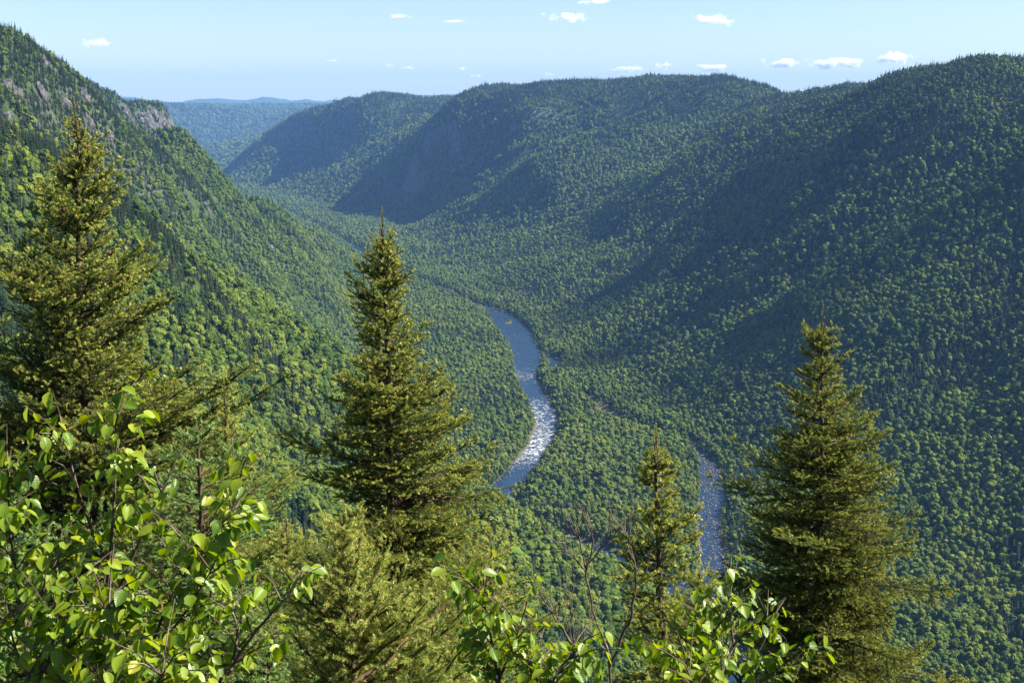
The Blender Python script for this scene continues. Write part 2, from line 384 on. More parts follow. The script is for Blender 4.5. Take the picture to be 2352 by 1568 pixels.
# the mountain under the look-out
for a in [(0, 8, -5.4), (-4, 8, -5.0), (5, 8, -5.6), (0, 16, -9.5), (-8, 14, -8), (8, 14, -9), (0, 30, -22), (-15, 26, -17), (16, 26, -21), (0, 60, -42), (-30, 52, -32), (32, 52, -42), (0, 120, -76), (-60, 104, -55), (64, 104, -82), (0, 250, -148), (-120, 215, -90), (130, 215, -165), (0, 400, -218), (-190, 340, -100), (210, 340, -245), (290, 500, -330),
          (-14, 8, -3), (-40, 20, -6), (-150, 90, -20), (-350, 220, -10), (-500, 350, 30), (-700, 600, 60), (-900, 1000, 90), (-1300, 1500, 50), (-1000, 1900, 0), (-1100, 2300, -25), (-1000, 2750, -30), (-1400, 2800, -20), (14, 8, -5), (45, 20, -18), (160, 80, -90), (380, 200, -230), (560, 320, -310), (800, 420, -240), (1050, 500, -110), (1300, 900, 20), (2200, 1500, 30), (-2500, 2500, 20), (3000, 2500, 10)]: g(*a)
CTRL = np.array(CTRL)

def warp(X, Y):
    r = np.hypot(X, Y)
    return np.stack([np.arctan2(X, Y), np.log(r)], -1)
_W = warp(CTRL[:, 0], CTRL[:, 1])
def _phi(d2): return 0.5 * d2 * np.log(d2 + 1e-12)
_n = len(_W)
_d2 = ((_W[:, None] - _W[None]) ** 2).sum(-1)
_A = np.zeros((_n + 3, _n + 3)); _A[:_n, :_n] = _phi(_d2) + np.eye(_n) * 3e-5
_A[:_n, _n] = 1; _A[:_n, _n + 1:] = _W; _A[_n:, :_n] = _A[:_n, _n:].T
_S = np.exp(_W[:, 1]) ** 0.55                      # heights are scaled by range so that near and far weigh alike
_C = np.linalg.solve(_A, np.concatenate([(CTRL[:, 2] - CAMZ) / _S, np.zeros(3)]))
def rbf(TH, LR):
    out = np.empty(TH.shape); flat = np.stack([TH.ravel(), LR.ravel()], -1); res = out.ravel()
    for i in range(0, len(flat), 20000):
        w = flat[i:i + 20000]
        d2 = (w ** 2).sum(1)[:, None] + (_W ** 2).sum(1)[None] - 2 * w @ _W.T
        res[i:i + 20000] = (_phi(np.maximum(d2, 0)) @ _C[:_n] + _C[_n] + w @ _C[_n + 1:]) * np.exp(w[:, 1]) ** 0.55
    return res.reshape(TH.shape)

# polar grid round the look-out: finer where the valley is seen
rr = np.concatenate([np.exp(np.arange(math.log(1.0), math.log(300), 0.045)), np.exp(np.arange(math.log(300), math.log(700), 0.012)),
                     np.exp(np.arange(math.log(700), math.log(2600), 0.0065)), np.exp(np.arange(math.log(2600), math.log(9500), 0.0085)),
                     np.exp(np.arange(math.log(9500), math.log(20500), 0.016)), [20500.0]])
th = np.concatenate([np.arange(-180, -60, 8.0), np.arange(-60, -32, 1.0), np.arange(-32, 32, 0.13), np.arange(32, 60, 1.0), np.arange(60, 180.1, 8.0)])
th = np.radians(th); th[-1] = math.pi
TH, RR = np.meshgrid(th, rr, indexing='ij')
GX, GY = RR * np.sin(TH), RR * np.cos(TH)
THC = np.clip(TH, R(-62), R(62))
Z = rbf(THC, np.log(RR))
Z = Z * (1 - sstep(R(62), R(110), np.abs(TH))) + 6 * sstep(R(62), R(110), np.abs(TH))
# relief: broad noise, gullies running down the right wall, small knolls
above = sstep(-345, -250, Z)
big = fbm(GX / 420, GY / 420, 3, 4) * 9 + fbm(GX / 130, GY / 130, 9, 3) * 6 + (0.5 - np.abs(fbm(GX / 190, GY / 190, 19, 3)) * 2.2) * 13
far_amp = sstep(300, 1200, RR)
right = sstep(0.0, 0.14, TH + 0.13 * sstep(2300, 3300, RR)) * sstep(900, 1600, RR) * (1 - sstep(3300, 4300, RR))
hfrac = np.clip((Z + 350) / 400, 0, 1)
gcoord = GY + 60 * fbm(GX / 300, GY / 300, 21, 3) - 0.18 * GX
gul = (1 - np.abs(vnoise(gcoord / 300, GX / 1500, 31)) * 2) * 55 + (1 - np.abs(vnoise(gcoord / 105, GX / 700, 33)) * 2) * 20
Z = Z + far_amp * above * (big - 3 + right * gul * np.clip(hfrac * (1.0 - hfrac) * 4, 0, 1))
left = (1 - right) * sstep(500, 700, RR) * (1 - sstep(1900, 2600, RR)) * (TH < -0.02)
gl = (1 - np.abs(vnoise((GY - GX * 0.5) / 120, GX / 500, 41)) * 2) * 8
Z = Z + left * above * gl * np.clip(hfrac * (1.1 - hfrac) * 3.6, 0, 1)
# far mountains on the horizon
ridge = np.array([(-200, 216), (150, 215), (340, 222), (375, 228), (420, 237), (450, 231), (480, 226), (520, 225), (560, 227), (590, 229), (630, 221), (665, 226), (690, 230), (720, 227), (750, 232), (800, 228), (870, 222), (920, 214), (980, 219), (1060, 216), (1130, 212), (1200, 212), (1400, 216), (1700, 218), (1800, 217), (1850, 222), (1890, 212), (1950, 217), (2300, 214), (2700, 216)], float)
rz = np.interp(TH, np.arctan((ridge[:, 0] - 1176) / FPX / CP), (228 - ridge[:, 1]) / FPX * 1.02) * 18000
Z = Z + (rz + 60) * np.exp(-((np.log(RR) - math.log(18000)) / 0.07) ** 2) + 22 * fbm(GX / 2600, GY / 2600, 55, 3) * sstep(7500, 10500, RR) * (1 - sstep(13500, 16000, RR))
# the headland's right side is a sheer cliff along a line in plan
_c0 = pix(390, 300, 2600)[:2]; _cd = unit(np.array((-0.25, 0.97)))
_dl = (GX - _c0[0]) * _cd[1] - (GY - _c0[1]) * _cd[0] + 9 * fbm(GX / 60, GY / 60, 13, 3)
_al = (GX - _c0[0]) * _cd[0] + (GY - _c0[1]) * _cd[1]
_cap = -14 - 4.2 * np.clip(_dl, 0, 36) - 0.75 * np.clip(_dl - 36, 0, 400) + 500 * (1 - sstep(-330, -180, _al) * (1 - sstep(420, 620, _al)))
Z = np.where((RR > 1900) & (RR < 3500) & (_dl < 130), np.minimum(Z, _cap + 6 * fbm(GX / 25, GY / 25, 15, 3)), Z)
# forested cliffs below the rims of the two spurs across the valley
def cliff(rim, steep, height, width=230.0):
    global Z
    P = np.array([pix(*r_) for r_ in rim]); P[:, 2] -= CAMZ
    sel = (GX > P[:, 0].min() - 400) & (GX < P[:, 0].max() + 400) & (GY > P[:, 1].min() - 400) & (GY < P[:, 1].max() + 400)
    x, y, z = GX[sel], GY[sel], Z[sel]
    best = np.full(x.shape, 1e9); sd = np.zeros(x.shape); zr = np.zeros(x.shape); over = np.zeros(x.shape)
    for i in range(len(P) - 1):
        a, b = P[i], P[i + 1]; dx, dy = b[0] - a[0], b[1] - a[1]; L2 = dx * dx + dy * dy
        tt = ((x - a[0]) * dx + (y - a[1]) * dy) / L2; tc = np.clip(tt, 0, 1)
        d = np.hypot(x - a[0] - tc * dx, y - a[1] - tc * dy)
        m = d < best
        side = ((y - a[1]) * dx - (x - a[0]) * dy) / math.sqrt(L2)          # positive on the valley side
        best[m] = d[m]; sd[m] = side[m]; zr[m] = (a[2] + (b[2] - a[2]) * tc)[m]
        ov = np.zeros(x.shape)
        if i == 0: ov = np.maximum(ov, np.clip(-tt, 0, 9) * math.sqrt(L2))
        if i == len(P) - 2: ov = np.maximum(ov, np.clip(tt - 1, 0, 9) * math.sqrt(L2))
        over[m] = ov[m]
    d = sd + 14 * fbm(x / 70, y / 70, 17, 3)
    cap = zr + 2 - steep * np.clip(d, 0, height / steep) - 0.55 * np.clip(d - height / steep, 0, 900) + 1.2 * over + 900 * sstep(width * 0.7, width, d)
    Z[sel] = np.where(d > 0, np.minimum(z, cap), z)
cliff([(1190, 288, 3400), (1110, 292, 3560), (1040, 302, 3680), (955, 322, 3830)], 1.75, 150)
cliff([(838, 276, 4680), (800, 262, 4860), (760, 254, 5080), (690, 268, 5450), (645, 298, 5580)], 1.7, 190)
cliff([(1290, 300, 3230), (1230, 330, 3190)], 1.6, 110, 150)
# flat valley floor with low undulation, then the river beds
floor = -350 + 1.5 * fbm(GX / 160, GY / 160, 71, 3)
kk = 10.0
Z = np.where(RR > 420, np.maximum(Z, floor) + kk * 0.25 * np.clip(1 - np.abs(Z - floor) / kk, 0, 1) ** 2, Z)
Z = Z + CAMZ
RD = river_dist(GX, GY)
Z = Z - 3.2 * (1 - sstep(-3.0, 3.0, RD)) * (Z < 7)
# ledge right under the look-out
def near_ground(x, y):
    return CAMZ - 1.65 - 0.47 * np.maximum(0, y - 0.4) - 0.02 * x + 0.12 * fbm(np.asarray(x) / 1.7, np.asarray(y) / 1.7, 5, 3) + 0.05 * np.maximum(0, -np.asarray(y))
wn_ = 1 - sstep(11, 26, RR)
Z = near_ground(GX, GY) * wn_ + Z * (1 - wn_)
LRR = np.log(rr)

def grid_at(G, X, Y):
    X = np.asarray(X, float); Y = np.asarray(Y, float)
    a = np.arctan2(X, Y); r = np.clip(np.hypot(X, Y), rr[0], rr[-1] * 0.999)
    i = np.clip(np.searchsorted(th, a) - 1, 0, len(th) - 2); j = np.clip(np.searchsorted(rr, r) - 1, 0, len(rr) - 2)
    fa = np.clip((a - th[i]) / (th[i + 1] - th[i]), 0, 1); fr = (r - rr[j]) / (rr[j + 1] - rr[j])
    return (G[i, j] * (1 - fa) * (1 - fr) + G[i + 1, j] * fa * (1 - fr) + G[i, j + 1] * (1 - fa) * fr + G[i + 1, j + 1] * fa * fr)
def ground(X, Y): return grid_at(Z, X, Y)

# line of sight from the look-out: highest angle reached before each grid ring
ELEV = (Z - CAMZ) / RR
RUNMAX = np.maximum.accumulate(ELEV, axis=1)
RUNPREV = np.concatenate([np.full((len(th), 1), -9.0), RUNMAX[:, :-1]], 1)

def hit(u, v):
    """first terrain point on the ray through photo position u, v"""
    d = pix(u, v, 1.0) - np.array((0, 0, CAMZ))
    h = math.hypot(d[0], d[1]); rs = np.exp(np.arange(math.log(250), math.log(20400), 0.0015))
    X, Y, zz = d[0] / h * rs, d[1] / h * rs, CAMZ + d[2] / h * rs
    below = ground(X, Y) >= zz
    k = int(np.argmax(below)) if below.any() else len(rs) - 1
    return np.array((X[k], Y[k], ground(X[k], Y[k])))

def slope_normal(x, y, e=6.0):
    gx = (ground(x + e, y) - ground(x - e, y)) / (2 * e); gy = (ground(x, y + e) - ground(x, y - e)) / (2 * e)
    return unit(np.stack([-gx, -gy, np.ones_like(gx)], -1))

# terrain mesh
nt_, nr_ = Z.shape
idx = np.arange(nt_ * nr_).reshape(nt_, nr_)
F = np.stack([idx[:-1, :-1], idx[1:, :-1], idx[1:, 1:], idx[:-1, 1:]], -1).reshape(-1, 4)[:, ::-1]
V = np.stack([GX, GY, Z], -1).reshape(-1, 3)
NV = len(V)
V = np.vstack([V, [[0, 0, near_ground(0, 0)]]])
def terrain_material():
    m, nt, N, L, out = material('forest_floor')
    geo = N.new('ShaderNodeNewGeometry')
    bank = N.new('ShaderNodeAttribute'); bank.attribute_name = 'bank'
    n1 = N.new('ShaderNodeTexNoise'); n1.inputs['Scale'].default_value = 0.08; n1.inputs['Detail'].default_value = 10; n1.inputs['Roughness'].default_value = 0.75
    n2 = N.new('ShaderNodeTexNoise'); n2.inputs['Scale'].default_value = 0.35; n2.inputs['Detail'].default_value = 6
    n3 = N.new('ShaderNodeTexNoise'); n3.inputs['Scale'].default_value = 0.002; n3.inputs['Detail'].default_value = 7; n3.inputs['Roughness'].default_value = 0.65
    for n in (n1, n2, n3): L.new(geo.outputs['Position'], n.inputs['Vector'])
    wood = ramp(N, [(0.3, (0.030, 0.056, 0.016)), (0.5, (0.050, 0.086, 0.022)), (0.7, (0.075, 0.115, 0.030))])
    L.new(n3.outputs['Fac'], wood.inputs[0])
    fine = ramp(N, [(0.3, (0.45, 0.45, 0.45)), (0.7, (1.35, 1.35, 1.2))]); L.new(n1.outputs['Fac'], fine.inputs[0])
    mu = N.new('ShaderNodeMix'); mu.data_type = 'RGBA'; mu.blend_type = 'MULTIPLY'; mu.inputs[0].default_value = 1
    L.new(wood.outputs[0], mu.inputs[6]); L.new(fine.outputs[0], mu.inputs[7])
    shore = ramp(N, [(0.35, (0.075, 0.105, 0.030)), (0.5, (0.13, 0.12, 0.06)), (0.62, (0.26, 0.20, 0.16)), (0.75, (0.36, 0.30, 0.26))])
    L.new(n2.outputs['Fac'], shore.inputs[0])
    mi = N.new('ShaderNodeMix'); mi.data_type = 'RGBA'
    L.new(bank.outputs['Fac'], mi.inputs[0]); L.new(mu.outputs[2], mi.inputs[6]); L.new(shore.outputs[0], mi.inputs[7])
    sx = N.new('ShaderNodeSeparateXYZ'); L.new(geo.outputs['True Normal'], sx.inputs[0])
    cl = N.new('ShaderNodeMapRange'); cl.inputs['From Min'].default_value = 0.56; cl.inputs['From Max'].default_value = 0.42; L.new(sx.outputs[2], cl.inputs['Value'])
    rk = ramp(N, [(0.36, (0.024, 0.030, 0.022)), (0.47, (0.07, 0.07, 0.066)), (0.57, (0.135, 0.13, 0.122)), (0.72, (0.21, 0.19, 0.17))]); L.new(n1.outputs['Fac'], rk.inputs[0])
    mr = N.new('ShaderNodeMix'); mr.data_type = 'RGBA'; L.new(cl.outputs[0], mr.inputs[0]); L.new(mi.outputs[2], mr.inputs[6]); L.new(rk.outputs[0], mr.inputs[7])
    b = N.new('ShaderNodeBsdfPrincipled'); b.inputs['Roughness'].default_value = 0.9; b.inputs['Specular IOR Level'].default_value = 0.15
    L.new(mr.outputs[2], b.inputs['Base Color'])
    bp = N.new('ShaderNodeBump'); bp.inputs['Strength'].default_value = 1.0; bp.inputs['Distance'].default_value = 7.0
    L.new(n1.outputs['Fac'], bp.inputs['Height']); L.new(bp.outputs[0], b.inputs['Normal'])
    L.new(b.outputs[0], out.inputs[0])
    return m
bank = np.append((1 - sstep(0.8, 5.5, RD)).ravel(), 0)
cap = np.stack([idx[:-1, 0], np.full(nt_ - 1, NV), idx[1:, 0]], -1)
me = mesh_np('terrain', V, F, [terrain_material()], None, {'bank': bank}, smooth=True)
terrain = tag(put('terrain', me), 'forested mountain terrain with a deep river valley', None, None, 'structure')

# ------------------------------------------------------------------ river water
def water_material():
    m, nt, N, L, out = material('river_water')
    geo = N.new('ShaderNodeNewGeometry')
    at = N.new('ShaderNodeAttribute'); at.attribute_name = 'foam'
    fl = N.new('ShaderNodeAttribute'); fl.attribute_name = 'flow'; fl.attribute_type = 'GEOMETRY'
    mp = N.new('ShaderNodeMapping'); mp.inputs['Scale'].default_value = (0.24, 0.19, 1.0)
    L.new(fl.outputs['Vector'], mp.inputs[0])
    nz = N.new('ShaderNodeTexNoise'); nz.inputs['Scale'].default_value = 1.0; nz.inputs['Detail'].default_value = 9; nz.inputs['Roughness'].default_value = 0.7; nz.inputs['Distortion'].default_value = 1.4
    L.new(mp.outputs[0], nz.inputs['Vector'])
    th_ = N.new('ShaderNodeMath'); th_.operation = 'MULTIPLY_ADD'; L.new(at.outputs['Fac'], th_.inputs[0]); th_.inputs[1].default_value = -0.285; th_.inputs[2].default_value = 0.765
    sb = N.new('ShaderNodeMath'); sb.operation = 'SUBTRACT'; L.new(nz.outputs['Fac'], sb.inputs[0]); L.new(th_.outputs[0], sb.inputs[1])
    ml = N.new('ShaderNodeMath'); ml.operation = 'MULTIPLY'; ml.use_clamp = True; L.new(sb.outputs[0], ml.inputs[0]); ml.inputs[1].default_value = 6.0
    wv = N.new('ShaderNodeTexNoise'); wv.inputs['Scale'].default_value = 0.9; wv.inputs['Detail'].default_value = 4
    L.new(geo.outputs['Position'], wv.inputs['Vector'])
    bp = N.new('ShaderNodeBump'); bp.inputs['Strength'].default_value = 0.6; bp.inputs['Distance'].default_value = 0.5; L.new(wv.outputs['Fac'], bp.inputs['Height'])
    w = N.new('ShaderNodeBsdfPrincipled'); w.inputs['Base Color'].default_value = (0.010, 0.026, 0.058, 1); w.inputs['Roughness'].default_value = 0.12; w.inputs['IOR'].default_value = 1.333  # the blue of the reflected sky is painted into the water's base colour
    L.new(bp.outputs[0], w.inputs['Normal'])
    f = N.new('ShaderNodeBsdfPrincipled'); f.inputs['Base Color'].default_value = (0.80, 0.80, 0.78, 1); f.inputs['Roughness'].default_value = 0.7
    ms = N.new('ShaderNodeMixShader'); L.new(ml.outputs[0], ms.inputs[0]); L.new(w.outputs[0], ms.inputs[1]); L.new(f.outputs[0], ms.inputs[2])
    L.new(ms.outputs[0], out.inputs[0])
    return m
M_WATER = water_material()
def water_ribbon(line, name, z, label, n_across=13):
    P = line[:, :2]; tan = unit(np.gradient(P, axis=0)); nor = np.stack([-tan[:, 1], tan[:, 0]], -1)
    s = np.concatenate([[0], np.cumsum(np.hypot(*np.diff(P, axis=0).T))])
    w = np.linspace(-1, 1, n_across)
    half = line[:, 2] / 2 + 3.5
    XY = P[:, None] + nor[:, None] * (w[None, :, None] * half[:, None, None])
    V = np.concatenate([XY, np.full(XY.shape[:2] + (1,), z)], -1)
    foam = np.repeat(line[:, 3], n_across)
    flow = np.stack([np.broadcast_to(s[:, None], XY.shape[:2]), w[None] * half[:, None], np.zeros(XY.shape[:2])], -1)
    # waves standing in the rapids
    V[..., 2] += 0.28 * line[:, 3][:, None] * fbm(XY[..., 0] / 5, XY[..., 1] / 5, 88, 3)
    ii = np.arange(len(P) * n_across).reshape(len(P), n_across)
    F = np.stack([ii[:-1, :-1], ii[1:, :-1], ii[1:, 1:], ii[:-1, 1:]], -1).reshape(-1, 4)
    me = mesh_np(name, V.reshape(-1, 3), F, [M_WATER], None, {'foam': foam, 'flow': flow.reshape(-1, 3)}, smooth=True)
    return tag(put(name, me), label, None, None, 'structure')
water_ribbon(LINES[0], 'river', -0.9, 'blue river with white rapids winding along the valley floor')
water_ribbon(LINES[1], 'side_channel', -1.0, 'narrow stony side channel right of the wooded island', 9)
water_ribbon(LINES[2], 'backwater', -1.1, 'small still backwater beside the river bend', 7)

# ------------------------------------------------------------------ rock outcrops on the valley walls
OUTCROPS = [  # u, v, width and height on the photo, where it is
    (107, 150, 22, 30, 'high on the left mountain near its skyline'),
    (22, 205, 44, 40, 'at the left edge of the picture, upper of two'),
    (44, 222, 34, 36, 'brownish, beside the upper left picture edge'),
    (98, 222, 30, 50, 'long slab left of the tall spruce tip'),
    (150, 240, 34, 44, 'above the tall left spruce tip'),
    (198, 228, 26, 40, 'where the left mountain meets the headland'),
    (20, 270, 46, 24, 'broad and low, at the left picture edge'),
    (86, 296, 40, 56, 'pale fan-shaped face left of the tall spruce tip'),
    (3, 346, 18, 40, 'cut by the left picture edge, lowest there'),
    (210, 290, 24, 34, 'right of the tall left spruce tip'),
    (256, 318, 26, 20, 'small, below the left mountain edge'),
    (436, 470, 14, 56, 'thin and tall, on the slope above the river plain'),
    (478, 485, 12, 36, 'thin, right of the tall thin one on the left slope'),
    (562, 552, 20, 34, 'pale, halfway down the left slope'),
    (624, 572, 30, 20, 'slanting, lowest on the left slope'),
    (540, 478, 12, 12, 'tiny and pale, near the edge of the left slope'),
    (292, 262, 22, 40, 'upper left part of the headland cliff'),
    (330, 282, 44, 40, 'middle of the headland cliff'),
    (352, 262, 30, 34, 'upper right part of the headland cliff'),
    (384, 300, 22, 48, 'right edge of the headland cliff'),
    (352, 322, 26, 28, 'foot of the headland cliff'),
    (987, 330, 9, 38, 'narrow pale rockslide on the shaded cliff across the valley'),
    (962, 376, 12, 26, 'grey scar below the narrow rockslide across the valley'),
    (855, 277, 16, 18, 'small pale patch on the shoulder across the valley'),
]
ROCKPOS = []
def rock_mesh(seed, sub=3):
    V, F = ICO[sub]
    V = V.copy(); r_ = np.random.default_rng(seed)
    for k in range(34):                                 # planes shaved off: angular blocks
        n = unit(r_.normal(size=3)); d = r_.uniform(0.55, 0.92)
        h = V @ n; V = V - np.clip(h - d, 0, None)[:, None] * n
    V = V * (1 + 0.07 * fbm(V[:, 0] * 3 + seed, V[:, 2] * 4 + V[:, 1], seed, 3)[:, None])
    return V, F
for k, (u, v, w, h, where) in enumerate(OUTCROPS):
    P = hit(u, v); t = np.linalg.norm(P - np.array((0, 0, CAMZ)))
    wm, hm = w / FPX * t * 0.64, h / FPX * t * 0.74
    ROCKPOS.append((P[0], P[1], P[2], max(wm, hm)))
    V, F = rock_mesh(100 + k, 4)
    nrm = slope_normal(P[0], P[1], 15.0)
    zax = unit(np.array((nrm[0], nrm[1], nrm[2] * 0.55)))
    up = unit(np.array((0, 0, 1.0)) - zax * zax[2]); xax = np.cross(up, zax)
    dep = min(wm, hm) * 0.42
    out_ = 1 + 0.45 * fbm(V[:, 0] * 2.2 + 3.1 * k, V[:, 1] * 1.8 - k, 170 + k, 3)            # ragged outline
    Wv = V[:, :1] * xax * wm * out_[:, None] + V[:, 1:2] * up * hm * out_[:, None] + V[:, 2:3] * zax * dep
    st = fbm(V[:, 0] * 5 + k, V[:, 1] * 2.2, 140 + k, 4); st = np.round(st * 4) / 4 * 0.7 + st * 0.3      # ledges and cracks
    Wv += zax * (st[:, None] * dep * 0.75)
    o = put('rock_outcrop', mesh_np('rock_outcrop', Wv, F, [M_ROCK], smooth=False), None, tuple(P + zax * dep * 0.05))
    tag(o, 'bare rock outcrop ' + where, 'rock', 'bare rock faces on the valley walls')

# ------------------------------------------------------------------ forest trees
def leaf_quads(C, Nn, size, r_):
    """small tilted leaf-clump faces (two triangles each) at points C facing about Nn"""
    n = len(C)
    d = unit(Nn + r_.normal(size=(n, 3)) * 0.55)
    a = unit(np.cross(d, r_.normal(size=(n, 3)))); b = np.cross(d, a)
    s = size * r_.uniform(0.6, 1.3, (n, 1))
    V = np.stack([C + a * s, C + b * s * 0.7, C - a * s, C - b * s * 0.7], 1).reshape(-1, 3)
    i = np.arange(n)[:, None] * 4
    return V, np.vstack([i + [0, 1, 2], i + [0, 2, 3]])

def broadleaf_mesh(seed, tall=1.0, mat=None):
    r_ = np.random.default_rng(seed); B = Buf()
    H, Wd = 11.0 * tall, 3.9
    tv, tf = tube([(0, 0, -1.5), (0.1, 0, H * 0.3), (0.2, 0.1, H * 0.7)], [0.22, 0.17, 0.08], 5); B.add(tv, tf, 1)
    nb = r_.integers(7, 15); Wd *= r_.uniform(0.85, 1.12)
    lobes = [(0, 0, H * 0.72, Wd * 0.58)]
    for k in range(nb):
        a = k * 2.4 + r_.uniform(-.4, .4); q = r_.uniform(0.35, 1)
        lobes.append((math.cos(a) * Wd * 0.58 * q, math.sin(a) * Wd * 0.58 * q, H * (0.82 - 0.45 * q ** 1.5 + r_.uniform(-.10, .12)), Wd * r_.uniform(0.24, 0.46)))
    for k, (x, y, z, r0) in enumerate(lobes):
        v, f = ICO[1]
        v = v * (1 + 0.22 * r_.normal(size=(len(v), 1))) * np.array((1, 1, 0.85)) * r0 * 0.9 + (x, y, z)
        B.add(v, f, 0)
        n = 40
        d = unit(r_.normal(size=(n, 3)) + (0, 0, 0.35))
        C = d * np.array((1, 1, 0.85)) * r0 * r_.uniform(0.88, 1.12, (n, 1)) + (x, y, z)
        qv, qf = leaf_quads(C, d, 0.36, r_); B.add(qv, qf, 0)
    return B.mesh('broadleaf_tree', [mat or M_BROAD, M_TRUNKFAR])

def conifer_mesh(seed, slim=1.0):
    r_ = np.random.default_rng(seed); B = Buf()
    H = 13.0
    tv, tf = tube([(0, 0, -1.5), (0, 0, H * 0.5), (0, 0, H * 0.99)], [0.2, 0.12, 0.02], 5); B.add(tv, tf, 1)
    nl = 15
    for k in range(nl):
        q = (k + 0.3) / nl; z = H * (0.12 + 0.87 * q); Rr = (1.95 * slim * (1 - q) ** 0.85 + 0.14) * r_.uniform(0.8, 1.15)
        m = 9
        for j in range(m):                               # each bough a drooping wedge
            a = (j + r_.uniform(-.3, .3)) * 2 * math.pi / m + k * 0.7; L_ = Rr * r_.uniform(0.65, 1.2)
            d = np.array((math.cos(a), math.sin(a), 0)); s = np.array((-d[1], d[0], 0)) * L_ * 0.33
            base = np.array((0, 0, z)); tip = base + d * L_ + (0, 0, -0.28 * L_ + r_.uniform(-.1, .15))
            mid = base + d * L_ * 0.55 + (0, 0, -0.02 * L_)
            V = np.array([base + (0, 0, 0.25), mid + s, tip, mid - s, mid + (0, 0, -0.35 * L_ - 0.15)])
            B.add(V, np.array([(0, 1, 2), (0, 2, 3), (1, 4, 2), (3, 2, 4)]), 0)
    return B.mesh('conifer_tree', [M_CONIF, M_TRUNKFAR])

def snag_mesh(seed):
    r_ = np.random.default_rng(seed); B = Buf()
    tv, tf = tube([(0, 0, -1), (0.1, 0, 5), (0.15, 0.1, 11)], [0.2, 0.13, 0.03], 5); B.add(tv, tf, 0)
    for k in range(26):
        z = r_.uniform(3, 10.6); a = r_.uniform(0, 6.3); L_ = (11.5 - z) * 0.16 + 0.3
        tv, tf = tube([(0.1, 0, z), (0.1 + math.cos(a) * L_, math.sin(a) * L_, z - 0.1 * L_)], [0.05, 0.02], 3); B.add(tv, tf, 0)
    return B.mesh('dead_tree', [M_SNAG])

BROAD = [broadleaf_mesh(11 + k, (0.85, 1.0, 1.15, 0.9, 1.05, 1.3)[k]) for k in range(6)]
ASPEN = [broadleaf_mesh(71 + k, (0.95, 1.1, 1.25, 0.85)[k], M_ASPEN) for k in range(4)]
CONIF = [conifer_mesh(31 + k, (0.85, 1.0, 1.15, 0.75)[k]) for k in range(4)]
SNAG = [snag_mesh(51)]
PROTO = BROAD + CONIF + SNAG + ASPEN

# scatter: jittered cells, smaller cells near, larger far (canopies close there)
def scatter(r0, r1, half_angle, cell):
    x1 = r1 * math.sin(half_angle)
    xs = np.arange(-x1, x1, cell); ys = np.arange(r0 * math.cos(half_angle) * 0.95, r1, cell)
    X, Y = np.meshgrid(xs, ys); X = X.ravel() + rng.uniform(-.46, .46, X.size) * cell; Y = Y.ravel() + rng.uniform(-.46, .46, Y.size) * cell
    r = np.hypot(X, Y); a = np.abs(np.arctan2(X, Y))
    k = (r >= r0) & (r < r1) & (a < half_angle)
    return X[k], Y[k]
parts = []
for r0, r1, cell, sc_ in ((110, 1500, 3.95, 0.75), (1500, 2600, 4.4, 0.80), (2600, 4200, 6.2, 0.98), (4200, 6500, 9.8, 1.4), (6500, 12500, 22.0, 3.0)):
    X, Y = scatter(r0, r1, R(27), cell)
    parts.append(np.stack([X, Y, np.full(len(X), sc_)], -1))
X, Y = scatter(600, 2300, R(27), 5.0); k_ = (ground(X, Y) < 9) | (rng.random(len(X)) < 0.6)
parts.append(np.stack([X[k_], Y[k_], np.full(int(k_.sum()), 0.55)], -1))       # young growth closing the canopy on the valley floor
T = np.vstack(parts)
tz = ground(T[:, 0], T[:, 1]); tr_ = np.hypot(T[:, 0], T[:, 1])
keep = (tz + 22 - CAMZ) / tr_ > grid_at(RUNPREV, T[:, 0], T[:, 1]) - 0.006       # drop what the terrain hides well
keep &= river_dist(T[:, 0], T[:, 1]) > 1.9
keep &= slope_normal(T[:, 0], T[:, 1], 7.0)[:, 2] > 0.44
for x, y, z, rad in ROCKPOS:
    keep &= np.hypot(np.hypot(T[:, 0] - x, T[:, 1] - y) * 1.0, (tz - z) * 0.8) > rad * rng.uniform(0.45, 1.0, len(T))
T, tz, tr_ = T[keep], tz[keep], tr_[keep]
tn = slope_normal(T[:, 0], T[:, 1], 10.0)
steep = 1 - tn[:, 2]
hz = tz                                                    # height over the valley floor
kn = fbm(T[:, 0] / 140, T[:, 1] / 140, 61, 4) + 0.35 * fbm(T[:, 0] / 30, T[:, 1] / 30, 67, 2)
left_face = sstep(-40, -140, T[:, 0]) * (1 - sstep(740, 800, tr_)) * (0.3 + 1.6 * sstep(620, 760, tr_))
pc = 0.15 + 0.62 * sstep(0.08, 0.4, kn) + 0.50 * sstep(200, 340, hz) + 0.22 * left_face + 0.25 * sstep(0.25, 0.4, steep) - 0.08 * (hz < 8)
gc = T[:, 1] + 60 * fbm(T[:, 0] / 300, T[:, 1] / 300, 21, 3) - 0.18 * T[:, 0]
onright = sstep(100, 260, T[:, 0]) * sstep(15, 60, hz)
streak = np.abs(vnoise(gc / 105, T[:, 0] / 700, 33)) * 1.1 + 0.5 * fbm(gc / 45, T[:, 0] / 260, 35, 2)      # conifers follow the gullies, hardwoods the ribs
pc = pc + onright * (0.75 * sstep(0.45, 0.85, streak) - 0.14)
bog = np.exp(-((T[:, 0] - 215) / 45) ** 2 - ((T[:, 1] - 1130) / 40) ** 2)        # the dark spruce stand by the side channel
pc = np.clip(pc + 0.8 * bog, 0.04, 0.92)
rnd = rng.random(len(T))
isc = rnd < pc
snag = (rng.random(len(T)) < 0.012 + 0.1 * bog) & isc
gap = rng.random(len(T)) < np.where(isc, 0.0, 0.04)
kind = np.where(isc, 6 + rng.integers(0, 4, len(T)), rng.integers(0, 6, len(T)))
